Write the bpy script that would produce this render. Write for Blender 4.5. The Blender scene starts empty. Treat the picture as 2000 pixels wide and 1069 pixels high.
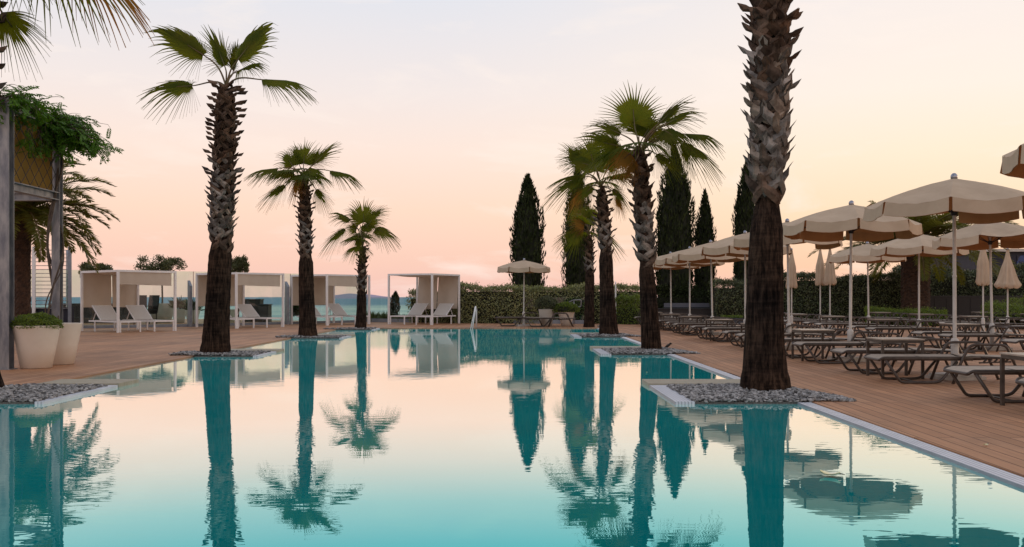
import bpy, math, random
import numpy as np
from mathutils import Vector, Matrix
random.seed(7)
sc = bpy.context.scene
C = sc.collection
F, HZ, CX, H = 1850.0, 580.0, 1000.0, 1.15      # focal px, horizon row, centre column, eye height above the deck
R = math.radians
def P(px, py, Y):            # a point Y metres away that shows at this pixel of the 2000 px photograph
    return Vector(((px-CX)*Y/F, Y, H+(HZ-py)*Y/F))
def G(px, py, z=0.0):        # point of the deck at this pixel
    Y = (H-z)*F/(py-HZ); return Vector(((px-CX)*Y/F, Y, z))

# ------------------------------------------------------------------ materials
def newmat(name):
    m = bpy.data.materials.new(name); m.use_nodes = True
    nt = m.node_tree; nt.nodes.clear()
    return m, nt, nt.nodes, nt.links
def N(ns, t, **kw):
    n = ns.new(t)
    for k, v in kw.items():
        if k in n.inputs: n.inputs[k].default_value = v
        else: setattr(n, k, v)
    return n
def c4(c): return (c[0], c[1], c[2], 1.0)
def ramp(ns, pts, interp='LINEAR'):
    r = ns.new('ShaderNodeValToRGB'); e = r.color_ramp.elements; r.color_ramp.interpolation = interp
    while len(e) < len(pts): e.new(0.5)
    for k, (p, c) in enumerate(pts): e[k].position = p; e[k].color = c4(c)
    return r
def mat(name, c1, c2=None, rough=.6, scale=6.0, metal=0.0, bump=0.0, bscale=None, transl=None, stretch=(1,1,1), spec=.4, lo=.35, hi=.65, rnd=0.0, detail=4.0, isl=None):
    m, nt, ns, L = newmat(name)
    out = ns.new('ShaderNodeOutputMaterial'); b = ns.new('ShaderNodeBsdfPrincipled')
    b.inputs['Roughness'].default_value = rough; b.inputs['Metallic'].default_value = metal
    b.inputs['Specular IOR Level'].default_value = spec
    tc = ns.new('ShaderNodeTexCoord'); mp = ns.new('ShaderNodeMapping'); mp.inputs['Scale'].default_value = stretch
    L.new(tc.outputs['Object'], mp.inputs['Vector'])
    c2 = c2 or tuple(x*.8 for x in c1)
    nz = N(ns, 'ShaderNodeTexNoise', Scale=scale, Detail=detail, Roughness=.6); L.new(mp.outputs[0], nz.inputs['Vector'])
    rp = ramp(ns, [(lo, c1), (hi, c2)]); L.new(nz.outputs['Fac'], rp.inputs['Fac'])
    col = rp.outputs['Color']
    if rnd:
        oi = ns.new('ShaderNodeObjectInfo'); hs = ns.new('ShaderNodeHueSaturation')
        mr = N(ns, 'ShaderNodeMapRange'); mr.inputs['To Min'].default_value = 1-rnd; mr.inputs['To Max'].default_value = 1+rnd
        L.new(oi.outputs['Random'], mr.inputs['Value']); L.new(mr.outputs[0], hs.inputs['Value']); L.new(col, hs.inputs['Color']); col = hs.outputs['Color']
    if isl:
        ge = ns.new('ShaderNodeNewGeometry'); h2 = ns.new('ShaderNodeHueSaturation'); m3 = N(ns, 'ShaderNodeMapRange'); m3.inputs['To Min'].default_value = isl[0]; m3.inputs['To Max'].default_value = isl[1]
        L.new(ge.outputs['Random Per Island'], m3.inputs['Value']); L.new(m3.outputs[0], h2.inputs['Value']); L.new(col, h2.inputs['Color'])
        m4 = N(ns, 'ShaderNodeMath', operation='MULTIPLY_ADD'); m4.inputs[1].default_value = 7.31; m4.inputs[2].default_value = 0; L.new(ge.outputs['Random Per Island'], m4.inputs[0])
        m5 = N(ns, 'ShaderNodeMath', operation='FRACT'); L.new(m4.outputs[0], m5.inputs[0]); m6 = N(ns, 'ShaderNodeMapRange'); m6.inputs['To Min'].default_value = isl[2] if len(isl) > 2 else .9; m6.inputs['To Max'].default_value = 1.1
        L.new(m5.outputs[0], m6.inputs['Value']); L.new(m6.outputs[0], h2.inputs['Saturation']); col = h2.outputs['Color']
    L.new(col, b.inputs['Base Color'])
    if bump:
        bn = N(ns, 'ShaderNodeTexNoise', Scale=bscale or scale*3, Detail=5.0); L.new(mp.outputs[0], bn.inputs['Vector'])
        bp = N(ns, 'ShaderNodeBump', Strength=1.0, Distance=bump); L.new(bn.outputs['Fac'], bp.inputs['Height']); L.new(bp.outputs[0], b.inputs['Normal'])
    if transl:
        tr = ns.new('ShaderNodeBsdfTranslucent'); tr.inputs['Color'].default_value = c4(transl[1])
        mx = N(ns, 'ShaderNodeMixShader', Fac=transl[0]); L.new(b.outputs[0], mx.inputs[1]); L.new(tr.outputs[0], mx.inputs[2]); L.new(mx.outputs[0], out.inputs['Surface'])
    else: L.new(b.outputs[0], out.inputs['Surface'])
    return m
M = {}
def deck_mat(name, w, gap, offs):
    m, nt, ns, L = newmat(name)
    out = ns.new('ShaderNodeOutputMaterial'); b = ns.new('ShaderNodeBsdfPrincipled')
    tc = ns.new('ShaderNodeTexCoord'); mp = ns.new('ShaderNodeMapping'); mp.inputs['Rotation'].default_value = (0, 0, R(90)+offs)
    L.new(tc.outputs['Object'], mp.inputs['Vector'])
    br = N(ns, 'ShaderNodeTexBrick', Scale=1.0); br.offset = .37
    br.inputs['Mortar Size'].default_value = gap; br.inputs['Mortar Smooth'].default_value = .2
    br.inputs['Brick Width'].default_value = 2.6; br.inputs['Row Height'].default_value = w
    br.inputs['Color1'].default_value = (.41, .21, .112, 1); br.inputs['Color2'].default_value = (.53, .29, .165, 1); br.inputs['Mortar'].default_value = (.14, .065, .035, 1)
    L.new(mp.outputs[0], br.inputs['Vector'])
    m2 = ns.new('ShaderNodeMapping'); m2.inputs['Scale'].default_value = (1.0, 14.0, 1.0); L.new(mp.outputs[0], m2.inputs['Vector'])
    nz = N(ns, 'ShaderNodeTexNoise', Scale=1.6, Detail=6.0, Roughness=.65); L.new(m2.outputs[0], nz.inputs['Vector'])
    bg = N(ns, 'ShaderNodeTexNoise', Scale=.55, Detail=6.0, Roughness=.6); L.new(tc.outputs['Object'], bg.inputs['Vector'])
    r1 = ramp(ns, [(.3, (.78, .76, .74)), (.7, (1.12, 1.1, 1.08))]); L.new(nz.outputs['Fac'], r1.inputs['Fac'])
    r2 = ramp(ns, [(.30, (.62, .62, .63)), (.46, (.90, .90, .90)), (.7, (1.15, 1.10, 1.04))]); L.new(bg.outputs['Fac'], r2.inputs['Fac'])
    x1 = ns.new('ShaderNodeMix'); x1.data_type = 'RGBA'; x1.blend_type = 'MULTIPLY'; x1.inputs['Factor'].default_value = .9
    L.new(br.outputs['Color'], x1.inputs['A']); L.new(r1.outputs[0], x1.inputs['B'])
    x2 = ns.new('ShaderNodeMix'); x2.data_type = 'RGBA'; x2.blend_type = 'MULTIPLY'; x2.inputs['Factor'].default_value = 1.0
    L.new(x1.outputs['Result'], x2.inputs['A']); L.new(r2.outputs[0], x2.inputs['B'])
    L.new(x2.outputs['Result'], b.inputs['Base Color'])
    b.inputs['Roughness'].default_value = .62; b.inputs['Specular IOR Level'].default_value = .25
    inv = N(ns, 'ShaderNodeMath', operation='MULTIPLY_ADD'); inv.inputs[1].default_value = -1.0; L.new(br.outputs['Fac'], inv.inputs[0])
    ml = N(ns, 'ShaderNodeMath', operation='MULTIPLY_ADD'); ml.inputs[1].default_value = .25; L.new(nz.outputs['Fac'], ml.inputs[0]); L.new(inv.outputs[0], ml.inputs[2])
    bp = N(ns, 'ShaderNodeBump', Strength=.8, Distance=.004); L.new(ml.outputs[0], bp.inputs['Height']); L.new(bp.outputs[0], b.inputs['Normal'])
    L.new(b.outputs[0], out.inputs['Surface']); return m
M['deck'] = deck_mat('deck_boards', .145, .006, R(1.0))

def water_mat():
    m, nt, ns, L = newmat('pool_water')
    out = ns.new('ShaderNodeOutputMaterial')
    lw = N(ns, 'ShaderNodeLayerWeight', Blend=.5)
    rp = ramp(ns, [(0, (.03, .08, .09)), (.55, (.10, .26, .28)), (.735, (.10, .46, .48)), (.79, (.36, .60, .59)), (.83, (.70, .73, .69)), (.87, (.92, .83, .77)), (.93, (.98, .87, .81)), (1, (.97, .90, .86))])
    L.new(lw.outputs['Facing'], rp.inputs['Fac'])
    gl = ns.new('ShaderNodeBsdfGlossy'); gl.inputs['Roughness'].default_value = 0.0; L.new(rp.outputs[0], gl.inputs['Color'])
    df = ns.new('ShaderNodeBsdfDiffuse')
    tc = ns.new('ShaderNodeTexCoord')
    bn = N(ns, 'ShaderNodeTexNoise', Scale=.5, Detail=3.0); L.new(tc.outputs['Object'], bn.inputs['Vector'])
    br = ramp(ns, [(.3, (.000, .122, .128)), (.7, (.000, .150, .152))]); L.new(bn.outputs['Fac'], br.inputs['Fac']); L.new(br.outputs[0], df.inputs['Color'])
    # ripples: fine wavelets riding on a slow swell, strong in some patches and nearly still in others
    mq = ns.new('ShaderNodeMapping'); mq.inputs['Scale'].default_value = (.38, 1.0, 1.0); mq.inputs['Rotation'].default_value = (0, 0, .12); L.new(tc.outputs['Object'], mq.inputs['Vector'])
    n1 = N(ns, 'ShaderNodeTexNoise', Scale=12.0, Detail=1.6, Roughness=.5, Distortion=.3); L.new(mq.outputs[0], n1.inputs['Vector'])
    n2 = N(ns, 'ShaderNodeTexNoise', Scale=1.3, Detail=2.0); L.new(tc.outputs['Object'], n2.inputs['Vector'])
    nm = N(ns, 'ShaderNodeTexNoise', Scale=.45, Detail=2.0); L.new(tc.outputs['Object'], nm.inputs['Vector'])
    mr = N(ns, 'ShaderNodeMapRange'); mr.inputs['From Min'].default_value = .38; mr.inputs['From Max'].default_value = .62; mr.inputs['To Min'].default_value = .35; mr.inputs['To Max'].default_value = 1.0
    L.new(nm.outputs['Fac'], mr.inputs['Value'])
    mu = N(ns, 'ShaderNodeMath', operation='MULTIPLY'); L.new(n1.outputs['Fac'], mu.inputs[0]); L.new(mr.outputs[0], mu.inputs[1])
    ad = N(ns, 'ShaderNodeMath', operation='MULTIPLY_ADD'); ad.inputs[1].default_value = 1.6; L.new(n2.outputs['Fac'], ad.inputs[0]); L.new(mu.outputs[0], ad.inputs[2])
    bp = N(ns, 'ShaderNodeBump', Strength=1.0, Distance=.0006); L.new(ad.outputs[0], bp.inputs['Height']); L.new(bp.outputs[0], gl.inputs['Normal'])
    a = ns.new('ShaderNodeAddShader'); L.new(gl.outputs[0], a.inputs[0]); L.new(df.outputs[0], a.inputs[1]); L.new(a.outputs[0], out.inputs['Surface'])
    return m
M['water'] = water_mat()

def glass_mat():
    m, nt, ns, L = newmat('fence_glass')
    out = ns.new('ShaderNodeOutputMaterial'); tr = ns.new('ShaderNodeBsdfTransparent')
    tc = ns.new('ShaderNodeTexCoord'); nz = N(ns, 'ShaderNodeTexNoise', Scale=1.2, Detail=3.0); L.new(tc.outputs['Object'], nz.inputs['Vector'])
    rp = ramp(ns, [(.3, (.80, .92, .87)), (.7, (.87, .95, .92))]); L.new(nz.outputs['Fac'], rp.inputs['Fac']); L.new(rp.outputs[0], tr.inputs['Color'])
    gl = ns.new('ShaderNodeBsdfGlossy'); gl.inputs['Roughness'].default_value = .02
    fr = N(ns, 'ShaderNodeFresnel', IOR=1.45); mx = ns.new('ShaderNodeMixShader')
    L.new(fr.outputs[0], mx.inputs[0]); L.new(tr.outputs[0], mx.inputs[1]); L.new(gl.outputs[0], mx.inputs[2]); L.new(mx.outputs[0], out.inputs['Surface'])
    return m
M['glass'] = glass_mat()

def sea_mat():
    m, nt, ns, L = newmat('sea_water')
    out = ns.new('ShaderNodeOutputMaterial'); b = ns.new('ShaderNodeBsdfPrincipled')
    tc = ns.new('ShaderNodeTexCoord'); mp = ns.new('ShaderNodeMapping'); mp.inputs['Scale'].default_value = (.0011, .0035, 1); L.new(tc.outputs['Object'], mp.inputs['Vector'])
    nz = N(ns, 'ShaderNodeTexNoise', Scale=3.0, Detail=5.0); L.new(mp.outputs[0], nz.inputs['Vector'])
    rp = ramp(ns, [(.38, (.36, .47, .47)), (.5, (.48, .56, .52)), (.62, (.62, .66, .58))]); L.new(nz.outputs['Fac'], rp.inputs['Fac'])
    sx = ns.new('ShaderNodeSeparateXYZ'); L.new(tc.outputs['Object'], sx.inputs[0])      # pale shallows near the shore, deeper blue water farther out
    mr = N(ns, 'ShaderNodeMapRange', interpolation_type='SMOOTHSTEP'); mr.inputs['From Min'].default_value = 1300; mr.inputs['From Max'].default_value = 2000; L.new(sx.outputs['Y'], mr.inputs['Value'])
    fx = ns.new('ShaderNodeMix'); fx.data_type = 'RGBA'; L.new(mr.outputs[0], fx.inputs['Factor']); L.new(rp.outputs[0], fx.inputs['A']); fx.inputs['B'].default_value = (.19, .30, .38, 1)
    L.new(fx.outputs['Result'], b.inputs['Base Color']); b.inputs['Roughness'].default_value = .7; b.inputs['Specular IOR Level'].default_value = .06
    L.new(b.outputs[0], out.inputs['Surface']); return m
M['sea'] = sea_mat()
M['steel'] = mat('galvanised_steel', (.15, .16, .19), (.32, .32, .33), rough=.45, metal=.5, scale=9, stretch=(1, 1, .3), bump=.001)
M['post_grey'] = mat('grey_painted_post', (.20, .22, .26), (.27, .29, .33), rough=.45, scale=5)
M['white_metal'] = mat('white_painted_aluminium', (.76, .75, .76), (.84, .82, .82), rough=.4, scale=3)
M['curtain'] = mat('cream_curtain', (.68, .60, .51), (.74, .66, .565), rough=.9, scale=3, transl=(.3, (.62, .48, .36)), bump=.003, bscale=14, spec=.1)
M['white_sling'] = mat('white_mesh_sling', (.52, .49, .46), (.60, .57, .53), rough=.8, scale=30, spec=.15)
M['taupe_metal'] = mat('taupe_tube', (.052, .040, .033), (.085, .065, .054), rough=.42, scale=14, metal=.1, rnd=.12)
M['taupe_sling'] = mat('taupe_sling', (.38, .32, .26), (.46, .39, .32), rough=.75, scale=12, rnd=.12, spec=.2)
M['table_top'] = mat('table_top', (.33, .27, .22), (.40, .33, .27), rough=.3, scale=6, spec=.6)
M['umb'] = mat('umbrella_canvas', (.50, .385, .275), (.58, .455, .33), rough=.9, scale=2.5, transl=(.10, (.80, .32, .06)), bump=.004, bscale=7, spec=.1, rnd=.06)
M['underside_shade'] = mat('umbrella_underside_shade', (.42, .21, .09), (.50, .26, .115), rough=.9, scale=3, spec=.05, bump=.004, bscale=7)  # shade and warm glow of the canopy underside put into this colour
M['pole'] = mat('umbrella_pole', (.50, .48, .45), (.60, .58, .55), rough=.4, scale=8)
M['chrome'] = mat('finial_chrome', (.22, .24, .30), (.4, .4, .45), rough=.2, metal=.9, scale=5)
M['concrete'] = mat('pale_concrete', (.46, .43, .39), (.56, .53, .49), rough=.85, scale=7, bump=.002)
M['slab'] = mat('sandy_stone_slab', (.34, .30, .22), (.44, .39, .30), rough=.8, scale=5, bump=.003, stretch=(1, 4, 1))
M['dark'] = mat('dark_bare_metal', (.02, .02, .025), (.035, .035, .04), rough=.5, scale=8)
def bark_mat():
    m, nt, ns, L = newmat('palm_bark_fissured')
    out = ns.new('ShaderNodeOutputMaterial'); b = ns.new('ShaderNodeBsdfPrincipled'); b.inputs['Roughness'].default_value = .95; b.inputs['Specular IOR Level'].default_value = .06
    tc = ns.new('ShaderNodeTexCoord'); m1 = ns.new('ShaderNodeMapping'); m1.inputs['Scale'].default_value = (1.5, 1.5, .22); L.new(tc.outputs['Object'], m1.inputs['Vector'])
    m2 = ns.new('ShaderNodeMapping'); m2.inputs['Scale'].default_value = (.35, .35, 3.2); L.new(tc.outputs['Object'], m2.inputs['Vector'])
    v = N(ns, 'ShaderNodeTexNoise', Scale=17.0, Detail=5.0, Roughness=.65); L.new(m1.outputs[0], v.inputs['Vector'])
    h = N(ns, 'ShaderNodeTexNoise', Scale=9.0, Detail=4.0); L.new(m2.outputs[0], h.inputs['Vector'])
    g = N(ns, 'ShaderNodeTexNoise', Scale=1.3, Detail=3.0); L.new(tc.outputs['Object'], g.inputs['Vector'])
    a1 = N(ns, 'ShaderNodeMath', operation='MULTIPLY_ADD'); a1.inputs[1].default_value = .32; L.new(h.outputs['Fac'], a1.inputs[0]); L.new(v.outputs['Fac'], a1.inputs[2])
    rp = ramp(ns, [(.50, (.006, .0045, .004)), (.64, (.026, .018, .014)), (.82, (.065, .045, .034))]); L.new(a1.outputs[0], rp.inputs['Fac'])
    rg = ramp(ns, [(.3, (.6, .6, .65)), (.7, (1.5, 1.3, 1.15))]); L.new(g.outputs['Fac'], rg.inputs['Fac'])
    x = ns.new('ShaderNodeMix'); x.data_type = 'RGBA'; x.blend_type = 'MULTIPLY'; x.inputs['Factor'].default_value = 1.0
    L.new(rp.outputs[0], x.inputs['A']); L.new(rg.outputs[0], x.inputs['B']); L.new(x.outputs['Result'], b.inputs['Base Color'])
    bp = N(ns, 'ShaderNodeBump', Strength=1.0, Distance=.04); L.new(a1.outputs[0], bp.inputs['Height']); L.new(bp.outputs[0], b.inputs['Normal'])
    L.new(b.outputs[0], out.inputs['Surface']); return m
M['trunk'] = bark_mat()
M['boot'] = mat('palm_leaf_bases', (.29, .228, .182), (.10, .070, .052), rough=.85, scale=7, bump=.006, bscale=25, spec=.1, lo=.38, hi=.66, isl=(.32, 1.4, .4))
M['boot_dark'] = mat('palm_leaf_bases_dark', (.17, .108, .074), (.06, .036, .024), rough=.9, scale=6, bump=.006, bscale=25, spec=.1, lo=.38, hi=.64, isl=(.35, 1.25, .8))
M['fan'] = mat('fan_frond', (.050, .078, .006), (.105, .105, .010), rough=.5, scale=3, transl=(.36, (.34, .37, .015)), spec=.12, rnd=.3)
M['fan_dry'] = mat('fan_frond_dry', (.36, .17, .035), (.20, .14, .03), rough=.7, scale=3, transl=(.42, (.70, .34, .06)), spec=.15)
M['petiole'] = mat('petiole', (.10, .095, .03), (.13, .07, .03), rough=.5, scale=4)
M['date'] = mat('date_frond', (.055, .075, .016), (.12, .11, .02), rough=.5, scale=3, transl=(.35, (.28, .26, .03)), rnd=.25, spec=.2)
M['date_trunk'] = mat('date_palm_trunk', (.075, .04, .025), (.03, .017, .012), rough=.95, scale=8, bump=.03, bscale=12)
M['hedge'] = mat('hedge_leaves', (.20, .225, .085), (.30, .29, .12), rough=.45, scale=3, transl=(.2, (.22, .24, .04)), isl=(.25, 1.7, .8))
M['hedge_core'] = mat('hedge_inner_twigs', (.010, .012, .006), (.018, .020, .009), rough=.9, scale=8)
M['hedge_dark'] = mat('dark_hedge_leaves', (.055, .080, .028), (.12, .135, .055), rough=.5, scale=3, transl=(.15, (.08, .1, .02)), isl=(.2, 1.9, .6), spec=.3)
M['box'] = mat('boxwood_leaves', (.08, .13, .012), (.15, .20, .02), rough=.5, scale=9, transl=(.25, (.18, .26, .02)), isl=(.35, 1.5))
M['cypress'] = mat('cypress_leaves', (.010, .016, .006), (.028, .036, .013), rough=.8, scale=2, transl=(.1, (.04, .05, .01)), isl=(.2, 2.2), spec=.1)
M['bark'] = mat('grey_bark', (.07, .05, .04), (.12, .09, .07), rough=.9, scale=10, bump=.006)
M['olive'] = mat('olive_leaves', (.055, .07, .03), (.12, .13, .055), rough=.5, scale=6, transl=(.2, (.15, .16, .04)))
M['wist'] = mat('wisteria_leaves', (.040, .115, .010), (.10, .20, .02), rough=.5, scale=3.5, transl=(.30, (.14, .30, .015)), isl=(.5, 1.4), spec=.2)
M['cream_pot'] = mat('cream_planter', (.66, .575, .49), (.72, .635, .55), rough=.5, scale=2, bump=.0008, bscale=40)
M['pale_pot'] = mat('pale_planter', (.50, .47, .42), (.56, .53, .48), rough=.6, scale=3)
M['grey_box'] = mat('slate_planter', (.035, .04, .055), (.06, .065, .08), rough=.6, scale=6)
M['soil'] = mat('soil', (.03, .02, .014), (.05, .035, .025), rough=.95, scale=20)
M['pebble'] = mat('pebbles', (.16, .155, .15), (.25, .24, .235), rough=.7, scale=16, detail=1.0, isl=(.2, 2.1, .3))
M['gravel_base'] = mat('gravel_base', (.08, .075, .07), (.16, .15, .14), rough=.95, scale=40)
M['yellow'] = mat('ochre_canvas', (.30, .19, .04), (.22, .14, .03), rough=.8, scale=2.2, transl=(.4, (.42, .26, .05)))
M['hill'] = mat('far_hill', (.38, .34, .44), (.42, .37, .46), rough=1, scale=.002, spec=0)  # distance haze is put into this mauve colour
M['ground'] = mat('dry_slope', (.10, .11, .05), (.16, .14, .08), rough=1, scale=.3)
M['bird'] = mat('dark_feathers', (.02, .018, .016), (.045, .04, .035), rough=.7, scale=30)
M['leafY'] = mat('pale_yellow_leaf', (.85, .78, .42), (.9, .88, .7), rough=.5, scale=20)
M['navy'] = mat('navy_wall', (.012, .015, .03), (.02, .022, .04), rough=.6, scale=2)
M['band'] = mat('grey_band', (.10, .105, .13), (.13, .135, .16), rough=.6, scale=2)
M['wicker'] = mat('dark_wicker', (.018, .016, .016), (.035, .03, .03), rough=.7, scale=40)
M['greenery'] = mat('strappy_green', (.10, .12, .03), (.2, .2, .07), rough=.6, scale=4)

def grate_mat():
    m, nt, ns, L = newmat('white_overflow_grating')
    out = ns.new('ShaderNodeOutputMaterial'); b = ns.new('ShaderNodeBsdfPrincipled')
    tc = ns.new('ShaderNodeTexCoord')
    uv = ns.new('ShaderNodeSeparateXYZ'); L.new(tc.outputs['UV'], uv.inputs[0])
    w = N(ns, 'ShaderNodeMath', operation='MULTIPLY'); w.inputs[1].default_value = 1/.036; L.new(uv.outputs['X'], w.inputs[0])
    fr = N(ns, 'ShaderNodeMath', operation='FRACT'); L.new(w.outputs[0], fr.inputs[0])
    nz = N(ns, 'ShaderNodeTexNoise', Scale=5.0, Detail=4.0); L.new(tc.outputs['Object'], nz.inputs['Vector'])
    rp = ramp(ns, [(0.0, (.30, .32, .37)), (.16, (.34, .36, .41)), (.26, (.66, .68, .74)), (.9, (.66, .68, .74)), (1.0, (.32, .34, .38))]); L.new(fr.outputs[0], rp.inputs['Fac'])
    rn = ramp(ns, [(.3, (.82, .83, .84)), (.65, (1, 1, 1))]); L.new(nz.outputs['Fac'], rn.inputs['Fac'])
    x = ns.new('ShaderNodeMix'); x.data_type = 'RGBA'; x.blend_type = 'MULTIPLY'; x.inputs['Factor'].default_value = 1.0
    L.new(rp.outputs[0], x.inputs['A']); L.new(rn.outputs[0], x.inputs['B']); L.new(x.outputs['Result'], b.inputs['Base Color'])
    b.inputs['Roughness'].default_value = .4; L.new(b.outputs[0], out.inputs['Surface']); return m
M['grate'] = grate_mat()
def sign_mat():      # navy hoarding with loose pale-blue brush strokes
    m, nt, ns, L = newmat('navy_hoarding')
    out = ns.new('ShaderNodeOutputMaterial'); b = ns.new('ShaderNodeBsdfPrincipled'); tc = ns.new('ShaderNodeTexCoord')
    nz = N(ns, 'ShaderNodeTexNoise', Scale=1.6, Detail=3.0, Distortion=1.6); L.new(tc.outputs['Object'], nz.inputs['Vector'])
    rp = ramp(ns, [(.53, (.012, .014, .03)), (.56, (.03, .06, .18)), (.62, (.03, .07, .22)), (.65, (.012, .014, .03))]); L.new(nz.outputs['Fac'], rp.inputs['Fac'])
    L.new(rp.outputs[0], b.inputs['Base Color']); b.inputs['Roughness'].default_value = .5; L.new(b.outputs[0], out.inputs['Surface']); return m
M['hoarding'] = sign_mat()

# ------------------------------------------------------------------ mesh building
class MB:
    def __init__(s): s.v = []; s.f = []
    def add(s, vs, fs):
        n = len(s.v); s.v.extend([tuple(v) for v in vs]); s.f.extend([tuple(i+n for i in f) for f in fs]); return s
    def box(s, x0, x1, y0, y1, z0, z1):
        vs = [(x, y, z) for z in (z0, z1) for (x, y) in ((x0, y0), (x1, y0), (x1, y1), (x0, y1))]
        return s.add(vs, [(0, 3, 2, 1), (4, 5, 6, 7), (0, 1, 5, 4), (1, 2, 6, 5), (2, 3, 7, 6), (3, 0, 4, 7)])
    def bar(s, a, b, w, h=None, up=(0, 0, 1)):      # rectangular bar from a to b, w across, h along up
        a, b = Vector(a), Vector(b); h = h or w; d = (b-a).normalized(); u = Vector(up)
        if abs(d.dot(u)) > .98: u = Vector((1, 0, 0))
        x = d.cross(u).normalized(); y = x.cross(d).normalized()
        vs = [p+x*sx*w/2+y*sy*h/2 for p in (a, b) for sx, sy in ((-1, -1), (1, -1), (1, 1), (-1, 1))]
        return s.add(vs, [(0, 1, 2, 3), (7, 6, 5, 4), (0, 4, 5, 1), (1, 5, 6, 2), (2, 6, 7, 3), (3, 7, 4, 0)])
    def tube(s, pts, r, n=6, cap=True):
        pts = [Vector(p) for p in pts]; rs = r if isinstance(r, (list, tuple)) else [r]*len(pts)
        d0 = (pts[1]-pts[0]).normalized(); u = Vector((0, 0, 1)) if abs(d0.z) < .9 else Vector((1, 0, 0))
        x = d0.cross(u).normalized(); vs = []; fs = []
        for i, p in enumerate(pts):
            d = (pts[min(i+1, len(pts)-1)]-pts[max(i-1, 0)]).normalized()
            x = (x-d*x.dot(d)).normalized(); y = d.cross(x)
            for k in range(n):
                a = 2*math.pi*k/n; vs.append(p+(x*math.cos(a)+y*math.sin(a))*rs[i])
        for i in range(len(pts)-1):
            for k in range(n):
                k2 = (k+1) % n; fs.append((i*n+k, i*n+k2, (i+1)*n+k2, (i+1)*n+k))
        if cap: fs.append(tuple(range(n-1, -1, -1))); fs.append(tuple((len(pts)-1)*n+k for k in range(n)))
        return s.add(vs, fs)
    def lathe(s, prof, c=(0, 0, 0), n=24, axis=None):   # prof: (radius, height)
        vs = []; fs = []; c = Vector(c)
        for (r, z) in prof:
            for k in range(n):
                a = 2*math.pi*k/n; vs.append(c+Vector((r*math.cos(a), r*math.sin(a), z)))
        for i in range(len(prof)-1):
            for k in range(n):
                k2 = (k+1) % n; fs.append((i*n+k, i*n+k2, (i+1)*n+k2, (i+1)*n+k))
        fs.append(tuple(range(n-1, -1, -1))); fs.append(tuple((len(prof)-1)*n+k for k in range(n)))
        return s.add(vs, fs)
    def grid(s, fn, nu, nv):
        vs = [fn(i/nu, j/nv) for j in range(nv+1) for i in range(nu+1)]
        fs = [(j*(nu+1)+i, j*(nu+1)+i+1, (j+1)*(nu+1)+i+1, (j+1)*(nu+1)+i) for j in range(nv) for i in range(nu)]
        return s.add(vs, fs)
    def build(s, name, m, parent=None, smooth=False, loc=None):
        me = bpy.data.meshes.new(name); me.from_pydata(s.v, [], s.f); me.update()
        if smooth: me.polygons.foreach_set('use_smooth', [True]*len(me.polygons))
        me.materials.append(m)
        o = bpy.data.objects.new(name, me); C.objects.link(o)
        if parent: o.parent = parent
        if loc: o.location = loc
        return o
def npmesh(name, V, Fq, m, parent=None, smooth=False):   # numpy verts and equal-size faces
    V = np.asarray(V, dtype=np.float32).reshape(-1, 3); Fq = np.asarray(Fq, dtype=np.int32); k = Fq.shape[1]
    me = bpy.data.meshes.new(name); me.vertices.add(len(V)); me.vertices.foreach_set('co', V.ravel())
    me.loops.add(Fq.size); me.loops.foreach_set('vertex_index', Fq.ravel()); me.polygons.add(len(Fq))
    me.polygons.foreach_set('loop_start', np.arange(0, Fq.size, k, dtype=np.int32))
    me.polygons.foreach_set('loop_total', np.full(len(Fq), k, dtype=np.int32))
    me.update(calc_edges=True)
    if smooth: me.polygons.foreach_set('use_smooth', [True]*len(Fq))
    me.materials.append(m); o = bpy.data.objects.new(name, me); C.objects.link(o)
    if parent: o.parent = parent
    return o
def tag(o, label=None, cat=None, group=None, kind=None):
    if label: o['label'] = label
    if cat: o['category'] = cat
    if group: o['group'] = group
    if kind: o['kind'] = kind
    return o
def thing(name, label, cat, loc=(0, 0, 0), rz=0, group=None):
    o = bpy.data.objects.new(name, None); C.objects.link(o); o.empty_display_size = .2
    o.location = loc; o.rotation_euler = (0, 0, rz); return tag(o, label, cat, group)
def dup(root, loc, rz=0, label=None, cat=None, group=None, scale=None):
    r = root.copy(); C.objects.link(r); r.location = loc; r.rotation_euler = (0, 0, rz)
    if scale: r.scale = scale
    tag(r, label, cat, group)
    for ch in list(root.children):
        c = ch.copy(); C.objects.link(c); c.parent = r
        for g in ch.children:
            d = g.copy(); C.objects.link(d); d.parent = c
    return r
rng = np.random.default_rng(11)
def unit(n):
    v = rng.normal(size=(n, 3)); return v/np.linalg.norm(v, axis=1, keepdims=True)
def leaves(P0, D, Nn, ln, wd):      # rhombic leaves: base P0, direction D, normal Nn, lengths and widths
    n = len(P0); D = D/np.linalg.norm(D, axis=1, keepdims=True)
    B = np.cross(D, Nn); B /= (np.linalg.norm(B, axis=1, keepdims=True)+1e-9)
    ln = np.broadcast_to(np.asarray(ln), (n,))[:, None]; wd = np.broadcast_to(np.asarray(wd), (n,))[:, None]
    V = np.stack([P0, P0+D*ln*.45+B*wd*.5, P0+D*ln, P0+D*ln*.45-B*wd*.5], axis=1)
    Fq = np.arange(n*4).reshape(n, 4); return V.reshape(-1, 3), Fq

# ------------------------------------------------------------------ camera
cam = bpy.data.cameras.new('camera'); co = bpy.data.objects.new('camera', cam); C.objects.link(co)
co.location = (0, 0, H); co.rotation_euler = (R(90), 0, 0)
cam.sensor_width = 36; cam.lens = F/2000*36; cam.shift_y = (HZ-534.5)/2000; cam.clip_end = 60000; cam.clip_start = .05
sc.camera = co

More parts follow.
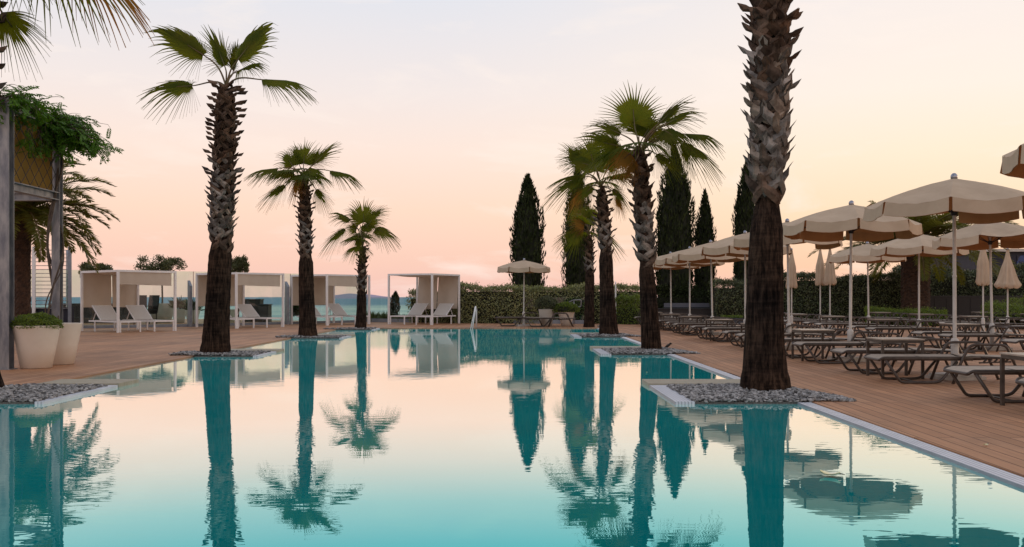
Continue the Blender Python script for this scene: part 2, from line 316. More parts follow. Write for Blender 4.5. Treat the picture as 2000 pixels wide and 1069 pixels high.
# ------------------------------------------------------------------ sky and sun
w = bpy.data.worlds.new('World'); sc.world = w; w.use_nodes = True
nt = w.node_tree; nt.nodes.clear(); ns, L = nt.nodes, nt.links
tc = ns.new('ShaderNodeTexCoord'); sp = ns.new('ShaderNodeSeparateXYZ'); L.new(tc.outputs['Generated'], sp.inputs[0])
def lin(r, g, b): return tuple(((x/255+.055)/1.055)**2.4 for x in (r, g, b))
cool = ramp(ns, [(0.0, lin(240, 194, 184)), (.035, lin(248, 204, 186)), (.09, lin(254, 218, 196)), (.15, lin(251, 228, 215)), (.21, lin(242, 230, 226)), (.30, lin(226, 227, 234)), (.45, lin(208, 211, 222)), (1.0, lin(186, 192, 210))])
warm = ramp(ns, [(0.0, lin(243, 190, 176)), (.03, lin(253, 204, 170)), (.08, lin(255, 222, 186)), (.14, lin(255, 234, 208)), (.20, lin(253, 238, 225)), (.28, lin(247, 236, 230)), (.45, lin(218, 214, 216)), (1.0, lin(186, 192, 210))])
L.new(sp.outputs['Z'], cool.inputs['Fac']); L.new(sp.outputs['Z'], warm.inputs['Fac'])
az = N(ns, 'ShaderNodeMapRange', interpolation_type='SMOOTHSTEP'); az.inputs['From Min'].default_value = -.12; az.inputs['From Max'].default_value = .42
L.new(sp.outputs['X'], az.inputs['Value'])
mx = ns.new('ShaderNodeMix'); mx.data_type = 'RGBA'; L.new(az.outputs[0], mx.inputs['Factor']); L.new(cool.outputs[0], mx.inputs['A']); L.new(warm.outputs[0], mx.inputs['B'])
# thin cirrus
mp = ns.new('ShaderNodeMapping'); mp.inputs['Scale'].default_value = (2.2, 2.2, 9.0); mp.inputs['Rotation'].default_value = (0, R(10), 0); L.new(tc.outputs['Generated'], mp.inputs['Vector'])
cn = N(ns, 'ShaderNodeTexNoise', Scale=2.4, Detail=6.0, Roughness=.6, Distortion=.5); L.new(mp.outputs[0], cn.inputs['Vector'])
cr = ramp(ns, [(.52, (0, 0, 0)), (.72, (.55, .55, .55))]); L.new(cn.outputs['Fac'], cr.inputs['Fac'])
mc = ns.new('ShaderNodeMix'); mc.data_type = 'RGBA'; L.new(cr.outputs[0], mc.inputs['Factor']); L.new(mx.outputs['Result'], mc.inputs['A']); mc.inputs['B'].default_value = (1.0, .88, .80, 1)
bg = ns.new('ShaderNodeBackground'); bg.inputs['Strength'].default_value = 1.03; L.new(mc.outputs['Result'], bg.inputs['Color'])
sk = ns.new('ShaderNodeTexSky'); sk.sky_type = 'NISHITA'; sk.sun_disc = False; sk.sun_elevation = R(5); sk.sun_rotation = R(62)
b2 = ns.new('ShaderNodeBackground'); b2.inputs['Strength'].default_value = .006; L.new(sk.outputs[0], b2.inputs['Color'])
ad = ns.new('ShaderNodeAddShader'); wo = ns.new('ShaderNodeOutputWorld'); L.new(bg.outputs[0], ad.inputs[0]); L.new(b2.outputs[0], ad.inputs[1]); L.new(ad.outputs[0], wo.inputs['Surface'])
sl = bpy.data.lights.new('sun', 'SUN'); so = bpy.data.objects.new('sun', sl); C.objects.link(so)
sl.energy = .30; sl.color = (1.0, .62, .36); sl.angle = R(8)
sd = Vector((math.sin(R(62))*math.cos(R(5)), math.cos(R(62))*math.cos(R(5)), math.sin(R(5))))
so.rotation_euler = sd.to_track_quat('Z', 'Y').to_euler()
sc.view_settings.view_transform = 'Standard'; sc.view_settings.look = 'None'; sc.view_settings.exposure = 0.0; sc.view_settings.gamma = 1.0
sc.cycles.max_bounces = 8; sc.cycles.transparent_max_bounces = 24; sc.cycles.sample_clamp_indirect = 4.0

# ------------------------------------------------------------------ ground, sea, hill, deck, pool
XL, XR, YF, YN = -6.2, 3.12, 34.9, -6.0      # pool: waterline left, right, far, near
WZ = -.025
b = MB(); b.add([(-9000, 70, -14), (9000, 70, -14), (26000, 40000, -14), (-26000, 40000, -14)], [(0, 1, 2, 3)])
tag(b.build('sea', M['sea']), 'pale blue green sea beyond the terrace', 'sea', kind='structure')
def hillf(u, v):
    x = -1850+950*u; y = 7800+900*v
    prof = max(0.0, math.sin(math.pi*min(1, u*1.0)))**1.3*(1-.35*abs(u-.45)); z = -14+44*prof*math.sin(math.pi*min(max(v, 0), 1))+3*math.sin(u*31)*math.sin(math.pi*v)*prof
    return (x, y, z-2)
b = MB(); b.grid(hillf, 60, 10); tag(b.build('hill', M['hill'], smooth=True), 'low mauve headland on the sea horizon', 'hill', kind='structure')

# terrace: polygonal sheets with a real edge, leaving the pool open
def slab(mb, poly, z0, z1):
    n = len(poly); vs = [(x, y, z0) for x, y in poly]+[(x, y, z1) for x, y in poly]
    mb.add(vs, [tuple(range(n-1, -1, -1)), tuple(range(n, 2*n))]+[(i, (i+1) % n, (i+1) % n+n, i+n) for i in range(n)])
b = MB()
slab(b, [(-70, -12), (XL, -12), (XL, YF), (-70, YF)], -.6, 0)
slab(b, [(XR+.17, -12), (75, -12), (75, YF), (XR+.17, YF)], -.6, 0)
slab(b, [(XL, -12), (XR+.17, -12), (XR+.17, YN), (XL, YN)], -.6, 0)
slab(b, [(-70, YF), (75, YF), (75, 75), (14, 75), (-1, 46), (-6.5, 43.5), (-16, 49), (-70, 49)], -.6, 0)
tag(b.build('deck', M['deck']), 'brown composite deck boards around the pool', 'deck', kind='structure')
b = MB(); slab(b, [(-300, -60), (300, -60), (500, 140), (-500, 140)], -14.5, -6); tag(b.build('ground', M['ground']), 'slope below the terrace', 'ground', kind='structure')
b = MB(); b.add([(XL-.02, YN, WZ), (XR+.18, YN, WZ), (XR+.18, YF+.02, WZ), (XL-.02, YF+.02, WZ)], [(0, 1, 2, 3)])
tag(b.build('water', M['water']), 'still turquoise pool water', 'pool water', kind='structure')
# overflow grating: strips with a UV x measured across the strip
def strips(name, rects, label):
    me = bpy.data.meshes.new(name); vs = []; fs = []; uv = []
    for (x0, x1, y0, y1, z0, z1, ax) in rects:
        n = len(vs); vs += [(x, y, z) for z in (z0, z1) for (x, y) in ((x0, y0), (x1, y0), (x1, y1), (x0, y1))]
        for f in ((0, 3, 2, 1), (4, 5, 6, 7), (0, 1, 5, 4), (1, 2, 6, 5), (2, 3, 7, 6), (3, 0, 4, 7)):
            fs.append(tuple(i+n for i in f))
            for i in f: uv.append(((vs[n+i][0]-x0) if ax == 0 else (vs[n+i][1]-y0), 0))
    me.from_pydata(vs, [], fs); me.update(); l = me.uv_layers.new(name='UVMap')
    for i, t in enumerate(uv): l.data[i].uv = t
    me.materials.append(M['grate']); o = bpy.data.objects.new(name, me); C.objects.link(o); return tag(o, label, 'grating', kind='structure')
PR = [(2.92, 11.5), (2.92, 20.2), (2.86, 28.35), (2.86, 35.9)]            # palm centres along the right edge
PL = [(-6.42, 11.5), (-6.30, 19.1), (-6.30, 27.2), (-5.45, 34.0)]          # and along the left edge
isl = []      # islands: x0, x1, y0, y1 (pebble bed), grating side
rects = []
gaps = []
for (x, y) in PR[:3]: gaps.append((y-1.15, y+.8))
yy = YN
for (a0, a1) in gaps:
    rects.append((XR, XR+.15, yy, a0, -.1, -.004, 0)); yy = a1+.0
rects.append((XR, XR+.15, yy, YF, -.1, -.004, 0))
IXR = 1.78; IXL = [-5.12, -4.95, -4.75, -4.85]
for k, (x, y) in enumerate(PR[:3]):
    rects.append((IXR, IXR+.22, y-1.15, y+.8, -.12, .004, 0)); rects.append((IXR+.22, XR+.15, y+.66, y+.8, -.12, .003, 1))
for k, (x, y) in enumerate(PL):
    rects.append((IXL[k]-.10, IXL[k], y-(1.15 if k == 0 else .65), y+.8, -.12, .004, 0)); rects.append((XL, IXL[k]-.10, y+.66, y+.8, -.12, .003, 1))
strips('pool_edge', rects, 'white slotted overflow grating along the pool')
# stone slabs behind each palm island
slab_names = []
def coping(x0, x1, y0, y1, label):
    b = MB(); n = 6
    b.box(x0, x1, y0, y1, -.14, .022)
    return tag(b.build('stone_slab', M['slab']), label, 'stone slab', 'stone slabs behind the palm islands')
ordR = ['nearest', 'second nearest', 'third nearest']
for k, (x, y) in enumerate(PR[:3]): coping(IXR-.0, XR-.0, y+.83, y+1.5, 'sandy stone slab in the water behind the %s palm of the umbrella side' % ordR[k])
ordL = ['partly cropped nearest', 'tall six-fronded', 'middle', 'smallest farthest']
for k, (x, y) in enumerate(PL[:3]): coping(XL+.02, IXL[k], y+.83, y+1.5, 'sandy stone slab behind the %s palm on the cabana side' % ordL[k])
# pebbles
ico_v = []; t = (1+5**.5)/2
for a, c in ((-1, t), (1, t), (-1, -t), (1, -t)): ico_v += [(a, c, 0)]
for a, c in ((-1, t), (1, t), (-1, -t), (1, -t)): ico_v += [(0, a, c)]
for a, c in ((-1, t), (1, t), (-1, -t), (1, -t)): ico_v += [(c, 0, a)]
ico_v = np.array(ico_v)/math.sqrt(1+t*t)
def hull_faces(V):
    F_ = []
    for i in range(12):
        for j in range(i+1, 12):
            for k in range(j+1, 12):
                d = [np.linalg.norm(V[a]-V[c]) for a, c in ((i, j), (j, k), (i, k))]
                if max(d) < 1.2:
                    n_ = np.cross(V[j]-V[i], V[k]-V[i]); F_.append((i, j, k) if n_.dot(V[i]) > 0 else (i, k, j))
    return np.array(F_)
ico_f = hull_faces(ico_v)
def pebbles(pts, s0, s1, label, name='pebbles'):
    n = len(pts); S = rng.uniform(s0, s1, (n, 1, 1))*rng.uniform(.6, 1.25, (n, 1, 3))*np.array([1.15, 1.0, .62])
    a = rng.uniform(0, 6.28, n); ca, sa = np.cos(a), np.sin(a)
    V = ico_v[None]*(1+rng.normal(0, .10, (n, 12, 1)))*S
    X = V[:, :, 0]*ca[:, None]-V[:, :, 1]*sa[:, None]; Y = V[:, :, 0]*sa[:, None]+V[:, :, 1]*ca[:, None]
    V = np.stack([X, Y, V[:, :, 2]+rng.normal(0, .25, (n, 1))*X], axis=2)+np.asarray(pts)[:, None, :]
    Fq = (ico_f[None]+np.arange(n)[:, None, None]*12).reshape(-1, 3)
    return tag(npmesh(name, V, Fq, M['pebble'], smooth=True), label, 'pebbles', kind='stuff')
def bed(k, x0, x1, y0, y1, cx, cy, n, s, label):
    b = MB(); b.box(x0, x1, y0, y1, -.3, -.006); o = b.build('gravel_base', M['gravel_base']); tag(o, 'grey base under the pebbles', 'gravel', kind='structure')
    px = rng.uniform(x0-.02, x1+.02, n); py = rng.uniform(y0, y1, n)
    mound = np.clip(1-np.hypot(px-cx, py-cy)/1.0, 0, 1)*.025
    pz = rng.uniform(-.005, .022, n)+mound+.005
    return pebbles(np.stack([px, py, pz], 1), s*.7, s*1.3, label)
names = ['nearest', 'second', 'third', 'farthest']
for k, (x, y) in enumerate(PR):
    n = [4600, 2000, 800, 300][k]; x1 = XR+.15
    if k < 3: bed(k, IXR+.22, x1, y-1.12, y+.66, x, y, n, [.021, .023, .026, .03][k], 'grey pebbles round the %s palm on the umbrella side' % names[k])
    # scatter spilling over the deck beside the palm, thinning out away from the pool
    m_ = n//3; u = rng.uniform(0, 1, m_)**1.4; px = x1+u*.5; py = y-1.1+rng.uniform(0, 1, m_)*(1.7*(1-u*.75))
    pebbles(np.stack([px, py, rng.uniform(.008, .05, m_)*(1-u)+.006], 1), .02 if k < 1 else .024, .034, 'grey pebbles spilled onto the deck beside the %s umbrella side palm' % names[k])
for k, (x, y) in enumerate(PL):
    n = [2600, 1200, 600, 300][k]
    bed(k, XL, IXL[k]-.10, y-(1.12 if k == 0 else .62), y+.66, x, y, n, [.021, .023, .026, .03][k], 'grey pebbles round the %s palm on the cabana side' % names[k])
    m_ = n//3; u = rng.uniform(0, 1, m_)**1.4; px = XL-u*.5; py = y-(.9 if k == 0 else .6)+rng.uniform(0, 1, m_)*(1.3 if k == 0 else .9)
    pebbles(np.stack([px, py, rng.uniform(.006, .04, m_)], 1), .022, .034, 'loose pebbles on the deck beside the %s cabana side palm' % names[k])

# ------------------------------------------------------------------ palms
def boots(spine, rad, z0, z1, dz, size, flare_lo, flare_hi, parent, seed):
    rd = random.Random(seed); lo = MB(); hi = MB(); co_ = MB(); z = z0; k = 0
    def ctr(zz):
        for i in range(len(spine)-1):
            if spine[i].z <= zz <= spine[i+1].z:
                t = (zz-spine[i].z)/(spine[i+1].z-spine[i].z); return spine[i].lerp(spine[i+1], t), rad[i]*(1-t)+rad[i+1]*t
        return spine[-1], rad[-1]
    while z < z1:
        t = (z-z0)/(z1-z0); a = k*2.39996+rd.uniform(-.12, .12); k += 1; z += dz*rd.uniform(.7, 1.3)
        ln = size*rd.uniform(.85, 1.15); fl = (flare_lo+(flare_hi-flare_lo)*t**.6)*rd.uniform(.5, 1.6); wd = size*.34*rd.uniform(.75, 1.25); lift = rd.uniform(0, .03)*size/.3
        if t < .05 and rd.random() < .5: continue
        sw = rd.uniform(-.7, .7); endw = rd.uniform(-.7, .5)
        for sgn in (-1, 1):
            if rd.random() < .06: continue
            secs = []
            for j in range(7):
                q = j/6
                if q < .7:
                    h = ln*(.22+.55*q/.7); tang = sgn*ln*.62*(1-q/.7)**.9; out = -.022+(lift+.062*size/.3+(.012 if sgn > 0 else 0))*(q/.7)**.6
                else:
                    e = (q-.7)/.3; h = ln*(.77+.30*e*(1-.5*t)-.10*t*e*e); tang = sgn*.01+sw*fl*e; out = -.022+lift+.062*size/.3+fl*e*(.6+.4*e)
                wq = wd*((.8+.35*math.sin(math.pi*q/.7)) if q < .7 else (.62-.30*(q-.7)/.3*endw))
                c, r = ctr(z+h); rr = r+out; aa = a+tang/rr
                er = Vector((math.cos(aa), math.sin(aa), 0)); et = Vector((-er.y, er.x, 0))
                lean = Vector((0, 0, 1))*math.sqrt(.5) if q < .7 else Vector((0, 0, .15))
                ac = (Vector((0, 0, 1))*.80+et*sgn*.60).normalized()*sgn if q < .6 else (et+Vector((0, 0, .55*sgn))).normalized() if q < .7 else (et+Vector((0, 0, .2*sgn))).normalized()
                p = c+er*rr; p.z = z+h
                th = .014*size/.3+.006
                if q > .6: th *= 1+1.1*(q-.6)/.4
                up_ = (Vector((0, 0, 1))*.8+er*.6) if q > .75 else er
                secs.append([p-ac*wq*.5, p+up_*th*1.5, p+ac*wq*.5, p+ac*wq*.4-up_*th, p-ac*wq*.4-up_*th])
            vs = [v for s_ in secs for v in s_]; fs = []
            for j in range(6):
                for i in range(5):
                    i2 = (i+1) % 5; fs.append((j*5+i, j*5+i2, (j+1)*5+i2, (j+1)*5+i))
            fs.append((4, 3, 2, 1, 0)); fs.append(tuple(30+i for i in range(5)))
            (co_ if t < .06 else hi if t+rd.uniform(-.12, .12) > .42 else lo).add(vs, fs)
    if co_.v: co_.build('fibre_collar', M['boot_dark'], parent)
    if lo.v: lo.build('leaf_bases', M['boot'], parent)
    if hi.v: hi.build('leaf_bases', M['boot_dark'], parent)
def trunk(spec, Y, parent, seed, base, zcut):
    rd = random.Random(seed); pts = []; rad = []
    for (px, py, wpx) in spec:
        p = P(px, py, Y)-base; pts.append(p); rad.append(wpx*Y/F/2)
    pts[0].z = -.06
    # resample
    rp = []; rr = []
    for i in range(len(pts)-1):
        n = max(2, int((pts[i+1]-pts[i]).length/.09))
        for j in range(n):
            q = j/n; rp.append(pts[i].lerp(pts[i+1], q)); rr.append(rad[i]*(1-q)+rad[i+1]*q)
    rp.append(pts[-1]); rr.append(rad[-1]); rr = [r_*.94 for r_ in rr]
    n = 40; vs = []; ph = [rd.uniform(0, 6.28) for _ in range(9)]
    for i, (p, r) in enumerate(zip(rp, rr)):
        r = r*(1-.24*min(1, max(0, (p.z-zcut)/.25)))
        for k in range(n):
            a = 2*math.pi*k/n
            f = 1+.018*math.sin(a*11+ph[0]+.6*math.sin(p.z*2+ph[1]))+.014*math.sin(a*17+ph[2]+p.z*.9)+.02*math.sin(a*3+ph[3]+p.z*1.7)+.012*math.sin(p.z*38+2*math.sin(a*2+ph[4]))+rd.uniform(-.012, .012)
            vs.append((p.x+r*f*math.cos(a), p.y+r*f*math.sin(a), p.z))
    fs = [(i*n+k, i*n+(k+1) % n, (i+1)*n+(k+1) % n, (i+1)*n+k) for i in range(len(rp)-1) for k in range(n)]+[tuple((len(rp)-1)*n+k for k in range(n))]
    b = MB(); b.add(vs, fs); b.build('trunk', M['trunk'], parent, smooth=True)
    return rp, rr
def fan(parent, crown, hub, tip, nrm, rd, spread=105, droop=.5, fold=.18, nseg=42, mt=None, dry=.0, wide=1.0, fz=.54):
    # crown, hub, tip in palm space; the fan blade starts at the hub and reaches towards the tip
    hub, tip = Vector(hub), Vector(tip); T = (tip-hub); Lb = T.length*1.12; T.normalize()
    nn = Vector(nrm); nn = (nn-T*nn.dot(T)).normalized(); B = T.cross(nn).normalized()
    # petiole: arched from the crown to the hub, arriving along T
    c0 = Vector(crown); d = (hub-c0).length
    c1 = c0+Vector((0, 0, 1))*d*.35+(hub-c0)*.25; c2 = hub-T*d*.35
    pts = []
    for j in range(11):
        q = j/10; pts.append(c0*(1-q)**3+c1*3*q*(1-q)**2+c2*3*q*q*(1-q)+hub*q**3)
    ext = hub+T*Lb*.28+nn*.0; pts.append(ext)
    pm = MB(); pm.tube(pts, [.022-.011*j/11 for j in range(12)], 5)
    V = []; Fc = []; S = 8; da = math.radians(spread)*2/nseg
    for i in range(nseg):
        ph = -math.radians(spread)+da*(i+.5); jit = rd.uniform(-.012, .012)
        Ls = Lb*(1-.50*abs(ph/math.radians(spread))**1.7)*rd.uniform(.90, 1.05); fuse = max(.16, fz-(.50 if wide < .8 else .06)*abs(ph)/math.radians(spread))*rd.uniform(.94, 1.06)
        if rd.random() < .04: Ls *= .75
        dirv = T*math.cos(ph)+B*math.sin(ph)*wide; start = len(V)
        side = T*-math.sin(ph)+B*math.cos(ph)
        bend = rd.uniform(-.03, .03); dk = droop*rd.uniform(.6, 1.5)
        for j in range(S+1):
            q = j/S; r = Ls*q*(1.0)
            hw = (r+.01)*math.tan(da/2)*1.04 if q < fuse else max((fuse*Ls)*math.tan(da/2)*(1-(q-fuse)/(1-fuse))**.8*.60, .0018)
            tipf = max(0, q-fuse)/(1-fuse)
            c = hub+dirv*r+nn*(-fold*r*abs(math.sin(ph))**1.2)
            c = c+side*bend*Ls*tipf**2
            c.z -= dk*Ls*(.10*q*q+.42*tipf**1.7*(1-.25*tipf))
            pleat = nn*(.006+.030*q*(1-tipf)*(.4+.6*math.cos(ph*.5)))
            V += [c-side*hw, c+pleat, c+side*hw]
        for j in range(S):
            a = start+j*3; Fc += [(a, a+1, a+4, a+3), (a+1, a+2, a+5, a+4)]
    o = npmesh('frond', np.array([tuple(v) for v in V]), np.array(Fc), mt or M['fan'], parent)
    pm.build('petiole', M['petiole'], o, smooth=True)
    return o
def palm(label, Y, spec, zb_px, zt_px, fr, seed, dz, bsize, fl, group, auto=5, Lauto=1.0, dryn=0):
    rd = random.Random(seed); bp = P(spec[0][0], spec[0][1], Y); base = Vector((bp.x, Y, 0))
    root = thing('fan_palm', label, 'palm tree', base, 0, group)
    zc = H+(HZ-zb_px)*Y/F; zt = H+(HZ-zt_px)*Y/F
    rp, rr = trunk(spec, Y, root, seed, base, zc)
    rr = [r_*(1-.24*min(1, max(0, (p_.z-zc)/.25))) for p_, r_ in zip(rp, rr)]
    boots(rp, rr, zc, zt, dz, bsize, fl[0], fl[1], root, seed+1)
    crown = rp[-1]+Vector((0, 0, .02))
    for f in fr:
        hx, hy, tx, ty, dh, dt = f[:6]; nrm = f[6] if len(f) > 6 else (0, -1, .3); kw = f[7] if len(f) > 7 else {}
        hub = P(hx, hy, Y)-base+Vector((0, dh, 0)); tip = P(tx, ty, Y)-base+Vector((0, dt, 0))
        fan(root, crown, hub, tip, nrm, rd, **kw)
    for k in range(auto):       # fronds growing towards and away from the camera
        a = math.pi/2+(k % 2)*math.pi+rd.uniform(-.7, .7); el = rd.uniform(.1, 1.1)
        d = Vector((math.cos(a)*math.cos(el), math.sin(a)*math.cos(el), math.sin(el))); hub = crown+d*Lauto*.62
        d2 = (d+Vector((0, 0, -.45))).normalized(); tip = hub+d2*Lauto
        fan(root, crown, hub, tip, (d2.cross(Vector((-math.sin(a), math.cos(a), 0)))*-1 if False else Vector((0, 0, 1))), rd, spread=95, droop=.7)
    return root
UP = (0, -.35, 1); FC = (0, -1, .25)
Gp = 'fan palms standing along the pool edges'
# left row
palm('tall fan palm with six sparse fronds beside the first two cabanas', 19.1,
     [(420, 694, 64), (422, 668, 56), (424, 630, 51), (427, 570, 48), (430, 500, 46), (433, 420, 48), (437, 320, 48), (440, 240, 44), (441, 190, 36), (442, 174, 22)], 500, 184,
     [(400, 110, 308, 52, -.1, -.25, (.1, -1, .2), dict(spread=100, droop=.45, wide=.55, fz=.74)), (434, 125, 396, 34, .15, .3, (.2, -1, .1), dict(spread=95, droop=.35, wide=.5, fz=.6)),
      (465, 116, 526, 32, 0, .15, (-.2, -1, .1), dict(spread=100, droop=.45, wide=.5, fz=.78)), (378, 170, 288, 182, -.1, -.3, (.25, -1, .5), dict(spread=105, droop=.55, wide=.62, fz=.6)),
      (512, 157, 606, 160, -.05, .1, (0, -.45, 1), dict(spread=80, droop=.7)), (447, 132, 450, 62, .3, .5, (1, -.3, .1), dict(spread=75, droop=.4, wide=.5)),
      (458, 128, 492, 96, .4, .8, (0, 0, 1), dict(spread=80, droop=.9))],
     21, .022, .26, (.02, .17), Gp, auto=0, Lauto=.85)
palm('mid-height fan palm between the second and third cabanas', 27.2,
     [(602, 660, 42), (601, 640, 36), (600, 610, 33), (598, 570, 31), (597, 500, 29), (596, 430, 29), (595, 385, 26), (594, 362, 20), (594, 350, 14)], 515, 358,
     [(545, 330, 487, 338, -.1, -.2, UP, dict(spread=85, droop=.6)), (562, 365, 516, 398, -.3, -.5, (.4, -1, .4), dict(spread=80, wide=.5)),
      (572, 325, 546, 286, 0, .1, FC, dict(spread=95, wide=.8)), (590, 318, 594, 262, .2, .3, FC, dict(spread=100)), (616, 318, 662, 270, 0, 0, (-.4, -1, .1), dict(spread=80, wide=.45)),
      (644, 334, 704, 346, 0, .1, UP, dict(spread=80, droop=.7)), (620, 372, 648, 408, -.2, -.3, (-.3, -1, .2), dict(spread=80, droop=.5, wide=.7)),
      (578, 340, 538, 352, -.4, -.6, (0, -.7, 1), dict()), (606, 336, 634, 352, -.4, -.6, (0, -.8, 1), dict()), (580, 318, 566, 268, .3, .4, FC, dict(wide=.7)), (606, 318, 622, 276, .3, .4, FC, dict(wide=.6)), (590, 350, 574, 392, -.3, -.3, (.1, -1, .3), dict(wide=.5, mt=M['fan_dry']))],
     31, .038, .24, (.03, .12), Gp, auto=4, Lauto=.8)
palm('smallest fan palm, beside the open blue sea gap', 34.0,
     [(704, 645, 26), (705, 630, 22), (706, 605, 20), (706, 570, 19), (707, 530, 20), (708, 500, 17), (708, 484, 11)], 580, 492,
     [(684, 432, 648, 408, 0, 0, UP, dict(spread=80, droop=.8)), (676, 448, 632, 484, -.2, -.3, (.4, -1, .5), dict(spread=80, wide=.5)), (710, 434, 706, 378, .1, .2, FC, dict(spread=110)), (722, 440, 744, 412, -.3, -.4, FC, dict(spread=100)), (694, 446, 668, 440, .3, .4, FC, dict(spread=95)),
      (722, 428, 758, 400, 0, 0, (-.2, -1, .4), dict(spread=85, wide=.6)), (734, 446, 778, 472, 0, 0, (0, -.6, 1), dict(spread=85)), (704, 462, 702, 506, -.4, -.5, (0, -1, .1), dict(spread=85, wide=.7)),
      (696, 430, 676, 398, .3, .4, FC, dict(wide=.6)), (716, 440, 734, 462, -.3, -.4, (0, -1, .6), dict())],
     41, .045, .22, (.03, .10), Gp, auto=3, Lauto=.75)
palm('cropped fan palm whose drooping fronds hang into the upper corner', 11.5,
     [(-40, 768, 108), (-46, 735, 88), (-50, 690, 78), (-56, 600, 70), (-60, 470, 66), (-60, 300, 64), (-56, 120, 62), (-52, 0, 60), (-50, -70, 40)], 450, -50,
     [(96, -96, 250, 10, -.2, -.3, (.3, -1, .6), dict(spread=95, droop=.5, fold=.1)), (40, -90, 130, 16, -.5, -.7, (.2, -1, .5), dict(spread=90, droop=.5)), (-22, 10, 26, 96, .3, .5, (.5, -1, .2), dict(spread=75, droop=.5)),
      (-80, -160, -250, -200, 0, .2, UP, dict()), (-60, -200, -120, -370, 0, .2, FC, dict()), (0, -200, 60, -380, .2, .3, FC, dict()), (60, -170, 200, -270, .3, .4, UP, dict()),
      (120, -90, 246, -4, .3, .5, (.2, -.6, 1), dict(spread=85, droop=.7, mt=M['fan_dry']))],
     51, .030, .30, (.04, .17), Gp, auto=3, Lauto=1.1)
# right row
palm('huge foreground fan palm trunk cut off by the top of the picture', 11.5,
     [(1495, 769, 108), (1494, 752, 102), (1493, 725, 92), (1492, 685, 83), (1493, 620, 77), (1495, 530, 72), (1497, 450, 66), (1500, 350, 62), (1502, 220, 64), (1504, 100, 66), (1506, 0, 66), (1508, -120, 60), (1509, -200, 44)], 445, -190,
     [(1400, -260, 1260, -300, 0, .2, UP, dict()), (1450, -310, 1390, -480, 0, .2, FC, dict()), (1560, -310, 1620, -480, .2, .3, FC, dict()), (1610, -260, 1760, -300, .3, .4, UP, dict()), (1505, -320, 1508, -500, .3, .6, FC, dict())],
     61, .026, .36, (.02, .14), Gp, auto=2, Lauto=1.0)
palm('bushy fan palm with the tall upright central fan, second from camera', 20.2,
     [(1273, 687, 44), (1271, 660, 40), (1269, 625, 37), (1266, 580, 34), (1262, 520, 32), (1258, 450, 32), (1254, 380, 31), (1251, 330, 26), (1250, 305, 18)], 535, 322,
     [(1240, 238, 1234, 152, .1, .2, (0, -1, .1), dict(spread=115, droop=.25)), (1288, 240, 1352, 180, 0, .1, (-.3, -1, .2), dict(spread=80, wide=.45)), (1296, 248, 1362, 214, -.3, -.5, (0, -1, .6), dict(spread=85, wide=.5, droop=.7)),
      (1336, 262, 1408, 264, 0, .1, UP, dict(spread=80, droop=.8)), (1326, 284, 1400, 330, -.2, -.3, (-.2, -1, .7), dict(spread=80, droop=.6, wide=.6)), (1278, 306, 1316, 346, -.3, -.5, (-.2, -1, .5), dict(spread=85, wide=.7)),
      (1226, 305, 1186, 344, -.4, -.6, (.2, -1, .5), dict(spread=85, wide=.8, mt=M['fan_dry'])), (1212, 262, 1150, 232, 0, .1, (.1, -1, .3), dict(spread=90, wide=.7)), (1206, 280, 1128, 262, .3, .3, (.1, -1, .5), dict(wide=.8)),
      (1338, 280, 1346, 336, 0, 0, (-.3, -1, .1), dict(spread=85, wide=.7, droop=.4)), (1256, 250, 1276, 178, .5, .8, FC, dict(spread=100)), (1220, 290, 1180, 322, .3, .5, FC, dict()), (1238, 318, 1210, 366, -.3, -.4, (.2, -1, .3), dict(spread=80, wide=.55, mt=M['fan_dry'])), (1300, 262, 1308, 318, -.5, -.6, (0, -1, .2), dict(spread=80, wide=.5)), (1262, 262, 1300, 200, .4, .6, FC, dict(spread=100)), (1290, 265, 1330, 300, -.6, -.9, (0, -.8, 1), dict(droop=.9))],
     71, .045, .34, (.03, .12), Gp, auto=3, Lauto=.95)
palm('fan palm crowding behind the bushy one, third from camera', 28.35,
     [(1189, 657, 42), (1188, 635, 37), (1187, 605, 33), (1185, 560, 29), (1183, 490, 28), (1180, 440, 29), (1176, 395, 25), (1174, 370, 16)], 505, 382,
     [(1152, 325, 1098, 312, -.2, -.3, (.2, -1, .5), dict(spread=90, wide=.8)), (1138, 348, 1064, 386, -.1, -.1, (.1, -1, .8), dict(spread=80, wide=.5)), (1144, 340, 1076, 352, .1, .1, UP, dict(spread=80)),
      (1160, 322, 1142, 254, 0, .1, FC, dict(wide=.8)), (1186, 330, 1208, 280, 0, .1, FC, dict(wide=.8)), (1196, 372, 1226, 404, -.2, -.3, (-.3, -1, .5), dict(wide=.6)), (1154, 368, 1122, 402, -.4, -.6, (.3, -1, .5), dict(wide=.7)),
      (1148, 310, 1096, 284, .3, .3, FC, dict(wide=.8)), (1168, 330, 1166, 280, .5, .8, FC, dict()), (1190, 350, 1232, 340, -.4, -.6, UP, dict()), (1205, 385, 1216, 420, 0, 0, FC, dict(wide=.6, mt=M['fan_dry'])), (1140, 372, 1112, 412, .2, .2, FC, dict(wide=.6, mt=M['fan_dry'])), (1130, 322, 1104, 268, .1, .1, FC, dict(wide=.7))],
     81, .042, .26, (.03, .17), Gp, auto=2, Lauto=.9)
